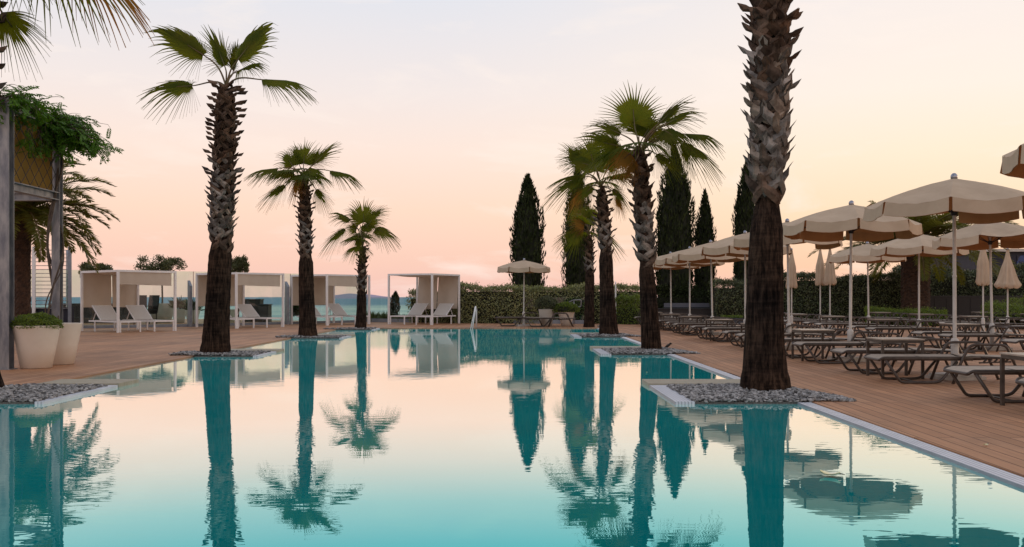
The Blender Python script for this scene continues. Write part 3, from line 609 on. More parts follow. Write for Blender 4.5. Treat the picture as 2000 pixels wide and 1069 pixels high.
palm('farthest fan palm with pale drooping fronds before the dark cypress', 35.9,
     [(1150, 641, 24), (1151, 620, 21), (1151, 590, 20), (1152, 550, 19), (1152, 510, 20), (1151, 480, 17), (1150, 462, 11)], 540, 470,
     [(1134, 448, 1084, 470, -.1, -.2, (.2, -1, .8), dict(spread=80, wide=.6)), (1132, 456, 1096, 496, -.3, -.4, (.3, -1, .4), dict(wide=.7)), (1138, 430, 1108, 398, 0, 0, FC, dict(wide=.8)), (1154, 428, 1166, 392, .2, .3, FC, dict()),
      (1144, 432, 1136, 392, .2, .2, FC, dict()), (1166, 448, 1214, 488, -.1, -.2, (-.2, -1, .7), dict(wide=.5)), (1140, 440, 1112, 428, -.3, -.5, FC, dict(mt=M['fan_dry']))],
     91, .055, .26, (.04, .10), Gp, auto=3, Lauto=.85)

# date palms with feather fronds
def pinnate(parent, c, az, el, Lr, rd, curl=1.0, lw=.047, mt=None):
    pts = []; p = Vector(c); e = el; n = 16
    for i in range(n+1):
        pts.append(p.copy()); e -= curl*(.05+.09*i/n); p = p+Vector((math.cos(az)*math.cos(e), math.sin(az)*math.cos(e), math.sin(e)))*Lr/n
    b = MB(); b.tube(pts, [.03*(1-.85*i/n)+.003 for i in range(n+1)], 4)
    m_ = 78; P0 = []; D = []; Nn = []; ln = []
    side0 = Vector((-math.sin(az), math.cos(az), 0))
    for i in range(m_):
        q = .12+.88*i/m_; x = q*n; k = min(int(x), n-1); p = pts[k].lerp(pts[k+1], x-k); T = (pts[k+1]-pts[k]).normalized(); up = side0.cross(T)
        if up.z < 0: up = -up
        for s in (-1, 1):
            d = T*(.45+.5*q)+side0*s*.8+up*rd.uniform(-.1, .5)+Vector((0, 0, -.12)); P0.append(p); D.append(d); Nn.append(up+Vector((rd.uniform(-.5, .5), rd.uniform(-.5, .5), 0))); ln.append(Lr*.17*math.sin(math.pi*min(1, .18+.8*q))**.6*rd.uniform(.8, 1.15)+.03)
    V, Fq = leaves(np.array([tuple(v) for v in P0]), np.array([tuple(v) for v in D]), np.array([tuple(v) for v in Nn]), np.array(ln), lw*Lr/2.2)
    o = npmesh('frond', V, Fq, mt or M['date'], parent); b.build('rachis', M['petiole'], o)
def date_palm(label, px, Y, hpx, wtr, Lr, seed, nf, e0=84, e1=104, c0=None):
    rd = random.Random(seed); base = Vector(((px-CX)*Y/F, Y, 0)); hc = H+(HZ-hpx)*Y/F
    root = thing('date_palm', label, 'palm tree', base)
    b = MB(); n = 20; vs = []; rows = int(hc/.07)
    for i in range(rows+1):
        z = -.05+(hc+.05)*i/rows; r = wtr/2*(1.12-.2*min(1, z/.5)+.18*max(0, z/hc-.7)/.3)
        for k in range(n):
            a = 2*math.pi*(k+.5*(i % 2))/n; f = 1+.09*((i+k) % 2)+rd.uniform(-.04, .04); vs.append((r*f*math.cos(a), r*f*math.sin(a), z))
    fs = [(i*n+k, i*n+(k+1) % n, (i+1)*n+(k+1) % n, (i+1)*n+k) for i in range(rows) for k in range(n)]+[tuple(rows*n+k for k in range(n))]
    b.add(vs, fs); b.build('trunk', M['date_trunk'], root)
    for i in range(nf):
        q = i/nf; el = R(e0-e1*q+rd.uniform(-8, 8)); az = i*2.39996+rd.uniform(-.2, .2)
        pinnate(root, (wtr*.25*math.cos(az), wtr*.25*math.sin(az), hc+.12*rd.random()), az, el, Lr*rd.uniform(.85, 1.12)*(1.0 if q > (.12 if c0 is None else .4) else .62+.9*max(0, q-.1)), rd, curl=c0 if c0 else 1.0-.35*q, lw=.032 if Lr > 3 else .044)
    return root
date_palm('date palm with feathery arching fronds behind the steel pergola', 44, 25.5, 418, .42, 2.3, 5, 74)
date_palm('broad date palm rising behind the open umbrellas', 1788, 41.5, 470, 1.2, 4.0, 8, 64, 66, 74, .62)
print('palms ok')

# ------------------------------------------------------------------ umbrellas
def canopy(r, rise, val, seed, flip=()):
    rd = random.Random(seed); b = MB(); n = 8; sub = 4
    def rim(k, q):          # q 0..1 across panel k
        a0 = 2*math.pi*(k)/n; a1 = 2*math.pi*(k+1)/n
        p0 = Vector((math.cos(a0), math.sin(a0), 0)); p1 = Vector((math.cos(a1), math.sin(a1), 0)); return p0.lerp(p1, q)
    for k in range(n):
        vs = []; rows = 7
        for j in range(rows):
            t = j/(rows-1)
            for i in range(sub+1):
                q = i/sub; d = rim(k, q); s = math.sin(math.pi*q)
                z = rise*(1-t)-rise*.0*t+.10*rise*math.sin(math.pi*t)*1.2-.06*s*t*(.5+.5*t)
                vs.append((d.x*r*max(t, .03), d.y*r*max(t, .03), z))
        fs = [(j*(sub+1)+i, j*(sub+1)+i+1, (j+1)*(sub+1)+i+1, (j+1)*(sub+1)+i) for j in range(rows-1) for i in range(sub)]
        b.add(vs, fs)
    v = MB()
    for k in range(n):
        out = rd.uniform(.0, .05); up = k in flip; vs = []; m = 6; drop = [rd.uniform(-.02, .02) for _ in range(m+1)]
        for j in range(3):
            t = j/2
            for i in range(m+1):
                q = .025+.95*i/m; d = rim(k, q); s = math.sin(math.pi*q)
                wob = (.012*math.sin(q*14+k)+drop[i]*.5)*t
                if up: vs.append((d.x*(r+.02-.10*t+wob), d.y*(r+.02-.10*t+wob), -.06*s+.05*t+.02*math.sin(q*9)*t))
                else: vs.append((d.x*(r+.004+out*t+wob), d.y*(r+.004+out*t+wob), -.06*s-val*t*(1-.06*s)))
        v.add(vs, [(j*(m+1)+i, j*(m+1)+i+1, (j+1)*(m+1)+i+1, (j+1)*(m+1)+i) for j in range(2) for i in range(m)])
    return b, v
def umbrella(label, loc, rz=0, top=2.87, r=1.18, rise=.35, val=.18, seed=1, flip=(), group='open cream umbrellas over the sunloungers', plate=True):
    u = thing('umbrella', label, 'umbrella', loc, rz, group); zr = top-.07-rise; tilt = random.Random(seed*7+1)
    u.rotation_euler = (R(tilt.uniform(-1.3, 1.3)), R(tilt.uniform(-1.3, 1.3)), rz)
    cb, vb = canopy(r, rise, val, seed, flip)
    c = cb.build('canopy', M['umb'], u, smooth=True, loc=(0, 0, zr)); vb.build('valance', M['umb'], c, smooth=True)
    ln_ = MB(); ln_.v = [(x*.994, y*.994, z-.012) for x, y, z in cb.v]+[(x*.993, y*.993, z-.004) for x, y, z in vb.v]; ln_.f = list(cb.f)+[tuple(i+len(cb.v) for i in f) for f in vb.f]; ln_.build('underside_shade', M['underside_shade'], c, smooth=True)  # added layer below the canvas, carries the painted underside shade
    p = MB(); p.lathe([(.026, .5), (.026, 1.42), (.031, 1.425), (.031, 1.45), (.024, 1.455), (.024, top-.06)], n=12); p.build('pole', M['pole'], u, smooth=False)
    s = MB(); s.lathe([(.052, .03), (.052, .46), (.057, .47), (.057, .53), (.044, .56), (.03, .57)], n=14); s.build('sleeve', M['pole'], u)
    f = MB(); f.lathe([(.02, -.03), (.045, -.02), (.048, .01), (.042, .035), (.025, .055), (.004, .062)], n=12); f.build('finial', M['chrome'], u, smooth=True, loc=(0, 0, top-.05))
    h = MB(); h.lathe([(.045, -.045), (.045, .03), (.03, .04)], (0, 0, zr-.12), n=10)
    h.build('hub', M['dark'], u)
    q = MB()
    for k in range(8):
        a = 2*math.pi*k/8; e = Vector((math.cos(a), math.sin(a), 0))
        q.tube([e*.03+Vector((0, 0, zr+rise-.05)), e*r*.5+Vector((0, 0, zr+rise*.5+.005)), e*r*.97+Vector((0, 0, zr-.012))], .008, 4)
        q.tube([e*.04+Vector((0, 0, zr-.12)), e*r*.5+Vector((0, 0, zr+rise*.5))], .007, 4)
    q.build('ribs', M['dark'], u)
    if plate:
        g = MB(); g.box(-.28, .28, -.28, .28, .0, .045); g.box(-.24, .24, -.24, .24, .045, .075); g.build('base_plate', M['concrete'], u)
    return u
ZU = [9.46, 13.26, 16.95, 20.85, 24.75, 28.8, 32.5, 36.3]
XU = [6.2, 6.2, 6.05, 6.1, 6.1, 6.1, 6.1, 6.1]
ords = ['cropped nearest', 'large second', 'third', 'fourth', 'fifth', 'sixth', 'seventh', 'last far']
for k in range(8):
    umbrella('%s open cream umbrella of the poolside row' % ords[k], (XU[k], ZU[k], 0), R(5+13*k), seed=k+3, top=3.08 if k == 0 else 2.87, flip=((1, 2) if k == 1 else ((0,) if k == 3 else ())))
Z2 = [20.6, 24.9, 29.6]; X2 = [10.45, 10.7, 11.15]; o2 = ['nearest', 'middle', 'farthest']
for k in range(3):
    umbrella('%s open cream umbrella of the back row' % o2[k], (X2[k], Z2[k], 0), R(9+17*k), seed=k+31, flip=((5,) if k == 0 else ()))
umbrella('lone open cream umbrella beyond the far end of the pool', (.455, 36.9, 0), R(11), top=2.64, r=1.04, rise=.27, val=.17, seed=50, group=None)
def closed_umbrella(label, px, Y, topz, flare, seed):
    u = thing('closed_umbrella', label, 'umbrella', ((px-CX)*Y/F, Y, 0), 0, 'closed umbrellas along the back')
    rd = random.Random(seed); b = MB(); n = 28; vs = []; rows = 16; Ln = 1.25
    for j in range(rows+1):
        t = j/rows; z = topz-.05-Ln*t; rr = .035+(.085+flare*t*t)*min(1, t*2.2)
        if t > .86: rr *= 1+.12*math.sin((t-.86)*30)
        for k in range(n):
            a = 2*math.pi*k/n; f = 1+.24*math.sin(a*8+t*2.4+seed)*min(1, t*2); vs.append((rr*f*math.cos(a), rr*f*math.sin(a), z+.03*math.sin(a*8)*t))
    b.add(vs, [(i*n+k, i*n+(k+1) % n, (i+1)*n+(k+1) % n, (i+1)*n+k) for i in range(rows) for k in range(n)]+[tuple(range(n))])
    b.build('folded_canopy', M['umb'], u, smooth=True)
    p = MB(); p.lathe([(.024, .4), (.024, topz)], n=10); p.lathe([(.05, 0), (.05, .5), (.03, .53)], n=12); p.build('pole', M['pole'], u)
    f = MB(); f.lathe([(.02, -.02), (.042, 0), (.03, .04), (.004, .055)], (0, 0, topz-.03), n=10); f.build('finial', M['chrome'], u, smooth=True)
    g = MB(); g.box(-.25, .25, -.25, .25, .0, .06); g.build('base_plate', M['concrete'], u)
closed_umbrella('slim closed umbrella half behind the huge foreground trunk', 1546, 31.5, 2.75, .03, 1)
closed_umbrella('slim closed umbrella standing alone against the leafy hedge', 1602, 33.5, 2.87, .03, 2)
closed_umbrella('slim closed umbrella beside the back row canopy edge', 1621, 33.0, 2.87, .06, 3)
closed_umbrella('closed umbrella left of the large canopy of the back row nearest', 1920, 28.0, 2.80, .05, 4)
closed_umbrella('closed umbrella flaring wide at the hem near the picture edge', 1968, 31.0, 2.74, .22, 5)

# ------------------------------------------------------------------ brown sunloungers
def arc_path(pts, rad=.07, n=4):        # polyline with rounded corners
    pts = [Vector(p) for p in pts]; out = [pts[0]]
    for i in range(1, len(pts)-1):
        a, p, c = pts[i-1], pts[i], pts[i+1]; d0 = (a-p); d1 = (c-p); r = min(rad, d0.length*.45, d1.length*.45)
        s, e = p+d0.normalized()*r, p+d1.normalized()*r
        for j in range(n+1):
            q = j/n; out.append(s*(1-q)**2+p*2*q*(1-q)+e*q*q)
    out.append(pts[-1]); return out
def make_lounger(label, group):
    u = thing('sunlounger', label, 'sunlounger', (0, 0, 0), 0, group); W = .31; zs = .345
    for s in (-1, 1):
        y = s*W
        b = MB(); b.tube(arc_path([(.06, y, zs-.03), (.26, y, .02), (.36, y, .016), (.66, y, .016), (.78, y, .03), (1.0, y, zs-.05)], .10), .0195, 6)
        b.build('leg', M['taupe_metal'], u, smooth=True)
        b = MB(); b.tube(arc_path([(.93, y*1.1, .0), (1.06, y*1.1, zs), (1.15, y*1.1, zs+.155), (1.22, y*1.1, zs+.175), (1.56, y*1.1, zs+.175), (1.63, y*1.1, zs+.15), (1.86, y*1.1, .0)], .07), .0195, 6)
        b.build('armrest', M['taupe_metal'], u, smooth=True)
    b = MB(); b.tube(arc_path([(1.3, -W, zs), (.03, -W, zs), (-.01, -W*.9, zs-.035), (-.01, W*.9, zs-.035), (.03, W, zs), (1.3, W, zs)], .05), .019, 6)
    for s in (-1, 1): b.bar((.04, s*(W+.004), zs-.012), (1.2, s*(W+.004), zs-.012), .024, .052)
    for x in (.62, 1.17): b.tube([(x, -W, zs-.012), (x, W, zs-.012)], .013, 6)
    b.tube([(.5, -W, .016), (.5, W, .016)], .012, 5)
    b.build('seat_frame', M['taupe_metal'], u, smooth=True)
    b = MB(); b.tube(arc_path([(1.19, -W*.93, zs+.006), (1.92, -W*.93, zs-.02), (1.96, -W*.8, zs-.03), (1.96, W*.8, zs-.03), (1.92, W*.93, zs-.02), (1.19, W*.93, zs+.006)], .05), .015, 6)
    for j in range(5): b.bar((1.36+.07*j, -W*.9, zs-.06), (1.40+.07*j, -W*.9, zs-.02), .02)
    b.bar((1.30, -W*.9, zs-.07), (1.72, -W*.9, zs-.055), .018); b.bar((1.30, W*.9, zs-.07), (1.72, W*.9, zs-.055), .018)
    b.build('back_frame', M['taupe_metal'], u, smooth=True)
    b = MB(); nx, ny = 12, 6
    def s1(q, v): x = -.015+1.19*q; return (x, -W+2*W*v, zs+.012-.018*math.sin(math.pi*v)-.03*max(0, 1-q*12))
    def s1b(q, v): p = s1(q, v); return (p[0], p[1], p[2]-.006)
    b.grid(s1, nx, ny); b.grid(s1b, nx, ny); b.build('seat_sling', M['taupe_sling'], u, smooth=True)
    b = MB()
    def s2(q, v): x = 1.19+.78*q; return (x, (-W+2*W*v)*.93, zs+.024-.02*math.sin(math.pi*v)-.03*q)
    def s2b(q, v): p = s2(q, v); return (p[0], p[1], p[2]-.006)
    b.grid(s2, 8, ny); b.grid(s2b, 8, ny); b.build('back_sling', M['taupe_sling'], u, smooth=True)
    return u
def make_table(label, group):
    u = thing('side_table', label, 'table', (0, 0, 0), 0, group); w_, d_, h = .60, .62, .56
    b = MB(); b.box(-w_/2, w_/2, -d_/2, d_/2, h-.016, h); b.build('table_top', M['table_top'], u)
    b = MB(); z = h-.018
    for a, c in (((-1, -1), (1, -1)), ((-1, 1), (1, 1)), ((-1, -1), (-1, 1)), ((1, -1), (1, 1))):
        b.bar((a[0]*(w_/2-.02), a[1]*(d_/2-.02), z-.02), (c[0]*(w_/2-.02), c[1]*(d_/2-.02), z-.02), .028, .04)
    b.build('table_frame', M['taupe_metal'], u)
    for sx in (-1, 1):
        for sy in (-1, 1):
            b = MB(); b.box(sx*(w_/2-.022)-.018, sx*(w_/2-.022)+.018, sy*(d_/2-.022)-.018, sy*(d_/2-.022)+.018, 0, z-.04); b.build('leg', M['taupe_metal'], u)
    return u
lg = None; tb = None; rj = random.Random(3)
def put_lounger(x, y, label, group, rz=0):
    global lg
    if lg is None: lg = make_lounger(label, group); lg.location = (x, y, 0); lg.rotation_euler = (0, 0, rz)
    else: dup(lg, (x, y, 0), rz, label, 'sunlounger', group)
def put_table(x, y, label, group, rz=0):
    global tb
    if tb is None: tb = make_table(label, group); tb.location = (x, y, 0); tb.rotation_euler = (0, 0, rz)
    else: dup(tb, (x, y, 0), rz, label, 'table', group)
g1, g2, g3, g4 = ('brown sunloungers of the poolside row', 'brown sunloungers of the second row', 'brown sunloungers of the third row', 'brown sunloungers of the fourth row')
for k in range(8):
    x = 4.93 if k else 5.0
    put_lounger(x+rj.uniform(-.05, .05), ZU[k]-.42, 'brown sunlounger, poolside row, near side of the %s umbrella' % ords[k], g1, rj.uniform(-.02, .02))
    put_lounger(x-.03+rj.uniform(-.05, .05), ZU[k]+1.10, 'brown sunlounger, poolside row, far side of the %s umbrella' % ords[k], g1, rj.uniform(-.02, .02))
    put_table(5.47, ZU[k]+.28, 'brown side table under the %s umbrella of the poolside row' % ords[k], 'brown side tables between the sunloungers', rj.uniform(-.03, .03))
oz = ['first', 'second', 'third', 'fourth', 'fifth', 'sixth']
for k, z in enumerate([16.6, 20.6, 24.9, 28.9, 32.6, 36.3]):
    for s, nm in ((-.44, 'near'), (1.0, 'far')): put_lounger(9.22+rj.uniform(-.06, .06), z+s, 'brown sunlounger in the second row, %s pair from the camera, %s one' % (oz[k], nm), g2, rj.uniform(-.03, .03))
    put_table(9.85, z+.25, 'brown side table in the second row, %s pair from the camera' % oz[k], 'brown side tables between the sunloungers', rj.uniform(-.03, .03))
for k, z in enumerate([25.0, 28.9, 32.6, 36.3]):
    for s, nm in ((-.44, 'near'), (1.0, 'far')): put_lounger(13.5+rj.uniform(-.08, .08), z+s, 'brown sunlounger in the third row, %s pair from the camera, %s one' % (oz[k], nm), g3, rj.uniform(-.03, .03))
    put_table(14.2, z+.25, 'brown side table in the third row, %s pair from the camera' % oz[k], 'brown side tables between the sunloungers')
for k, z in enumerate([33.0, 36.6]):
    for s, nm in ((-.44, 'near'), (1.0, 'far')): put_lounger(17.6+rj.uniform(-.08, .08), z+s, 'brown sunlounger in the fourth row, %s pair from the camera, %s one' % (oz[k], nm), g4, rj.uniform(-.03, .03))
    put_table(18.3, z+.25, 'brown side table in the fourth row, %s pair from the camera' % oz[k], 'brown side tables between the sunloungers')
put_lounger((966-CX)*36.6/F, 37.1, 'brown sunlounger beyond the pool, left of the lone umbrella pole', 'brown sunloungers beyond the far pool end')
put_lounger((1024-CX)*36.2/F, 36.2, 'brown sunlounger beyond the pool, right of the lone umbrella pole', 'brown sunloungers beyond the far pool end')

# ------------------------------------------------------------------ cabanas with white loungers
def white_lounger(label):
    u = thing('white_lounger', label, 'sunlounger', (0, 0, 0), 0, 'white sunloungers in the cabanas'); W = .34; zs = .36   # foot at x=0, head at +x
    b = MB()
    for s in (-1, 1): b.bar((0, s*W, zs-.02), (2.12, s*W, zs-.02), .035, .05)
    b.bar((.0175, -W+.018, zs-.02), (.0175, W-.018, zs-.02), .035, .048); b.bar((2.10, -W+.018, zs-.02), (2.10, W-.018, zs-.02), .035, .048); b.bar((1.34, -W+.018, zs-.03), (1.34, W-.018, zs-.03), .03, .03)
    b.build('frame', M['white_metal'], u)
    for x in (.03, 1.72):
        for s in (-1, 1): b = MB(); b.box(x-.02, x+.02, s*W-.02, s*W+.02, 0, zs-.046); b.build('leg', M['white_metal'], u)
    b = MB(); b.grid(lambda q, v: (.03+1.32*q, -W+.02+(2*W-.04)*v, zs+.008-.012*math.sin(math.pi*v)), 10, 5); b.grid(lambda q, v: (.03+1.32*q, -W+.02+(2*W-.04)*v, zs+.002-.012*math.sin(math.pi*v)), 10, 5)
    b.build('seat', M['white_sling'], u, smooth=True)
    an = R(39); e = Vector((math.cos(an), 0, math.sin(an))); o_ = Vector((1.35, 0, zs+.01))
    b = MB()
    for s in (-1, 1): b.bar(o_+Vector((0, s*(W-.02), 0)), o_+e*.76+Vector((0, s*(W-.02), 0)), .03, .03)
    b.bar(o_+e*.76+Vector((0, -W, 0)), o_+e*.76+Vector((0, W, 0)), .03, .03)
    def bs(off):
        def f(q, v): p = o_+e*.75*q; return (p.x-.006-off*math.sin(an), -W+.03+(2*W-.06)*v, p.z+.012+off*math.cos(an)-.01*math.sin(math.pi*v))
        return f
    bk = MB(); bk.grid(bs(.006), 8, 5); bk.grid(bs(0), 8, 5); k_ = bk.build('backrest', M['white_sling'], u, smooth=True); b.build('backrest_frame', M['white_metal'], k_)
    b = MB(); b.bar(o_+e*.5+Vector((0, -W+.06, 0)), (1.98, -W+.06, zs-.03), .02); b.bar(o_+e*.5+Vector((0, W-.06, 0)), (1.98, W-.06, zs-.03), .02); b.build('prop', M['white_metal'], u)
    return u
wl = None
def put_white(loc, rz, label):
    global wl
    if wl is None: wl = white_lounger(label); wl.location = loc; wl.rotation_euler = (0, 0, rz)
    else: dup(wl, loc, rz, label, 'sunlounger', 'white sunloungers in the cabanas')
def cabana(label, B, th, la, lb, htop, kind, seed, n):
    # B: nearest corner; local +x runs along B->C (angle th), local +y along B->A
    u = thing('cabana', label, 'cabana', (B.x, B.y, 0), th, 'white cabanas in front of the glass'); t = .07; rd = random.Random(seed)
    for (x, y) in ((0, 0), (lb, 0), (0, la), (lb, la)):
        b = MB(); b.box(x-t/2, x+t/2, y-t/2, y+t/2, 0, htop); b.build('post', M['white_metal'], u)
    b = MB(); z = htop-.035
    for a, c in (((0, 0), (lb, 0)), ((0, la), (lb, la)), ((0, 0), (0, la)), ((lb, 0), (lb, la))):
        a, c = Vector((a[0], a[1], z)), Vector((c[0], c[1], z)); d = (c-a).normalized(); b.bar(a+d*t/2, c-d*t/2, .062, .068)
    b.build('top_frame', M['white_metal'], u)
    b = MB(); sag = .10
    b.grid(lambda q, v: (.05+(lb-.1)*q, .05+(la-.1)*v, htop-.03-sag*abs(math.sin(math.pi*2*q))**.8*math.sin(math.pi*v)**.4), 24, 12)
    b.grid(lambda q, v: (.05+(lb-.1)*q, .05+(la-.1)*v, htop-.034-sag*abs(math.sin(math.pi*2*q))**.8*math.sin(math.pi*v)**.4), 24, 12)
    b.build('roof_cloth', M['curtain'], u, smooth=True)
    def hang(name, p0, p1, z1, z0, wav, out=(0, 0), split=None, skew=0):
        p0, p1 = Vector(p0), Vector(p1); d = p1-p0; nn = Vector((-d.y, d.x)).normalized()
        for (a0, a1) in ([(0, 1)] if split is None else [(0, split-.008), (split+.008, 1)]):
            b = MB()
            for off in (0, .004):
                def f(q, v):
                    s = a0+(a1-a0)*q; p = p0+d*s; o_ = wav*math.sin(s*19+seed)*(v)+wav*.6*math.sin(s*7)*v+off
                    zz = z1+(z0-z1)*v-skew*s*v*.3+.012*math.sin(s*13+seed)*v
                    return (p.x+nn.x*o_+out[0]*v, p.y+nn.y*o_+out[1]*v, zz)
                b.grid(f, 26, 10)
            b.build(name, M['curtain'], u, smooth=True)
        b = MB(); e0 = Vector((p0.x+out[0], p0.y+out[1], z0)); e1 = Vector((p1.x+out[0], p1.y+out[1], z0-skew*.3)); b.tube([e0, e1], .012, 5); b.build('hem_bar', M['curtain'], u)
    if kind == 0:
        hang('curtain', (.04, la), (lb-.04, la), htop-.07, .80, .026, split=.52 if n == 0 else None)
        hang('blind', (.05, -.0), (lb-.13, -.0), htop-.07, htop-.46, .012, skew=.1)
    else:
        hang('curtain', (lb, .05), (lb, la-.08), htop-.07, .66, .035, out=(-.10, 0), split=.5, skew=.2)
    # loungers inside
    rot = Matrix.Rotation(th, 3, 'Z')
    for j in range(2):
        side = ['near', 'far'][j]
        if kind == 0:
            loc = Vector((.42 if j == 0 else lb-.40, -.02+(.0 if j == 0 else .0), 0)); rz = th+R(90)
        else:
            loc = Vector((-.02, .42 if j == 0 else la-.42, 0)); rz = th
        p = Vector((B.x, B.y, 0))+rot@loc
        put_white(p, rz, ['white lounger with raised back, %s side of the %s cabana' % (side, nmc) for nmc in [['first large', 'half hidden second', 'third', 'open fourth'][n]]][0])
    return u
cabana('white cabana nearest the planters with split cream curtain and blind', G(230.6, 650), R(50), 2.45, 2.0, 2.02, 0, 1, 0)
cabana('white cabana partly hidden by the tall six-fronded palm trunk', G(461.6, 642), R(52), 2.45, 2.1, 2.04, 0, 2, 1)
cabana('white cabana crossed by the mid-height palm trunk', G(638.6, 636), R(49), 2.35, 2.2, 2.06, 0, 3, 2)
cabana('white cabana with long beige curtain beside the hedge', G(844, 635), R(64), 2.1, 2.25, 2.11, 1, 4, 3)

# ------------------------------------------------------------------ glass fence
def fence_run(label, pts, zt, posts, z0=.10, curb=True, npan=3):
    u = thing('glass_fence', label, 'glass fence', (0, 0, 0), 0, 'glass windbreaks along the terrace edge')
    for i in range(len(pts)-1):
        a, c = Vector(pts[i]), Vector(pts[i+1]); d = (c-a); Ln = d.length; d.normalize()
        n = max(1, round(Ln/1.9))
        for j in range(n):
            p, q = a+d*(Ln*j/n+.012), a+d*(Ln*(j+1)/n-.012); b = MB()
            p, q = Vector((p.x, p.y, (z0+zt)/2)), Vector((q.x, q.y, (z0+zt)/2)); b.bar(p, q, .012, zt-z0); g = b.build('glass_panel', M['glass'], u)
            b = MB(); b.bar((q.x, q.y, z0), (q.x, q.y, zt), .006, .02); b.build('seam', M['dark'], g)
        if curb:
            b = MB(); b.bar((a.x, a.y, z0/2), (c.x, c.y, z0/2), .12, z0); b.build('curb', M['post_grey'], u)
    for (px, pyb, pyt) in posts:
        g = G(px, pyb); s = (pyb-HZ)/H; ht = H+(HZ-pyt)/s; b = MB(); wv = .20
        ax = Vector((.55, -.83, 0)); e = Vector((.83, .55, 0))*.05
        q0 = [g-ax*.16-e, g+ax*.16-e, g+ax*.16+e, g-ax*.16+e]; hh = [ht, ht-.22, ht-.22, ht]
        vs = [(p.x, p.y, 0) for p in q0]+[(p.x, p.y, h) for p, h in zip(q0, hh)]
        b.add(vs, [(3, 2, 1, 0), (4, 5, 6, 7), (0, 1, 5, 4), (1, 2, 6, 5), (2, 3, 7, 6), (3, 0, 4, 7)]); b.build('post', M['post_grey'], u)
    return u
fence_run('tall glass windbreak with slanted grey posts behind the first three cabanas', [(-21.5, 31.0), (-16.0, 34.4), (-12.3, 36.6), (-9.35, 40.0), (-6.6, 43.2)], 2.13, [(133, 641.5, 488), (371, 638.5, 548), (561, 634, 550)])
fence_run('low glass railing in front of the open sea', [(-6.6, 43.2), (-2.0, 41.6), (3.4, 40.2)], 1.13, [], z0=.16)

# ------------------------------------------------------------------ hedges, bushes, cypresses
def leafy(name, pts, nrm, ln, wd, m, parent, jit=.7, dbias=(0, 0, .25)):
    n = len(pts); D = unit(n)*.9+np.asarray(dbias)+nrm*.25; Nn = nrm+unit(n)*jit
    V, Fq = leaves(pts, D, Nn, ln*rng.uniform(.6, 1.3, n), wd*rng.uniform(.6, 1.2, n)); return npmesh(name, V, Fq, m, parent)
def lump(x, y, z, s=1.0):
    return (np.sin(x*2.3*s+1)+np.sin(y*3.1*s+z*2)+np.sin(z*4.3*s+x*1.7)+np.sin((x+y)*6.1*s+z*5)*.5)/3.5
def hedge(label, a, c, h, wdt, n, m='hedge', lf=.10, amp=.10, core='hedge_core', group=None, topn=.38, hvar=.08, name='hedge', z0=0.0):
    a, c = np.array(a), np.array(c); d = c-a; Ln = np.linalg.norm(d); d = d/Ln; nn = np.array([-d[1], d[0]])
    u = thing(name, label, 'hedge' if name == 'hedge' else 'shrub', (float((a[0]+c[0])/2), float((a[1]+c[1])/2), 0), 0, group); mid = (a+c)/2
    k = rng.uniform(0, 1, n); t = rng.uniform(-.02, 1.02, n); zz = rng.uniform(z0, 1, n); s_ = rng.choice([-1, 1], n); on_top = k < topn
    off = np.where(on_top, rng.uniform(-.5, .5, n), .5*s_)*wdt
    z = np.where(on_top, 1.0-rng.exponential(.05, n), zz)
    # the ends
    end = rng.uniform(0, 1, n) < .06; t = np.where(end, rng.choice([0, 1], n), t); off = np.where(end, rng.uniform(-.5, .5, n)*wdt, off)
    hx = h*(1+hvar*np.sin(t*Ln*1.1+1)+hvar*.6*np.sin(t*Ln*3.7)+hvar*.4*np.sin(t*Ln*9.1))
    x = mid[0]+d[0]*(t-.5)*Ln+nn[0]*off; y = mid[1]+d[1]*(t-.5)*Ln+nn[1]*off; z = z*hx
    round_ = np.clip((z-h*.75)/(h*.25), 0, 1)**2*.25*wdt; off2 = off-np.sign(off)*round_*(~on_top)
    depth = lump(x, y, z)*amp*2+rng.normal(0, .045, n)*(amp/.1)
    nx = np.where(on_top, 0, nn[0]*s_); ny = np.where(on_top, 0, nn[1]*s_); nz = np.where(on_top, 1.0, .45)
    pts = np.stack([mid[0]+d[0]*(t-.5)*Ln+nn[0]*off2+nx*depth-mid[0], mid[1]+d[1]*(t-.5)*Ln+nn[1]*off2+ny*depth-mid[1], z+nz*depth*np.where(on_top, .6, .1)+rng.exponential(.03, n)*on_top], 1)
    leafy('leaves', pts, np.stack([nx, ny, nz], 1), lf, lf*.5, M[m], u)
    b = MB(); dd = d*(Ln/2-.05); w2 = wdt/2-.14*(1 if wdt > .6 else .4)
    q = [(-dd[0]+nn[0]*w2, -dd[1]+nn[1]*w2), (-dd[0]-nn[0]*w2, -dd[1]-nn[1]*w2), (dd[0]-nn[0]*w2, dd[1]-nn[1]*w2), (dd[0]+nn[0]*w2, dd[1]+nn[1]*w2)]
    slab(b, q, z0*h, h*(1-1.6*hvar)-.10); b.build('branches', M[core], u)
    return u
def hx(px, Y): return ((px-CX)*Y/F, Y)
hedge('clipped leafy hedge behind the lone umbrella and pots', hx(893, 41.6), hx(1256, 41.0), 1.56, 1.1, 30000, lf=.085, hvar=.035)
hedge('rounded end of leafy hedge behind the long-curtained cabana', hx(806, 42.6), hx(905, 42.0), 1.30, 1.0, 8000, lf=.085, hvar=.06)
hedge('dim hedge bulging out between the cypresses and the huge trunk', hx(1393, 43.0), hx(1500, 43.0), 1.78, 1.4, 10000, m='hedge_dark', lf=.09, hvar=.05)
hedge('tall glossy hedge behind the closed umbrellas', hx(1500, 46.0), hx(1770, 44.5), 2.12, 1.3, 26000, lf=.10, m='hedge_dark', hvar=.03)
hedge('dark feathery hedge right of the broad date palm', hx(1755, 46.5), hx(2090, 46.0), 2.42, 1.6, 26000, lf=.11, m='hedge_dark', hvar=.05)
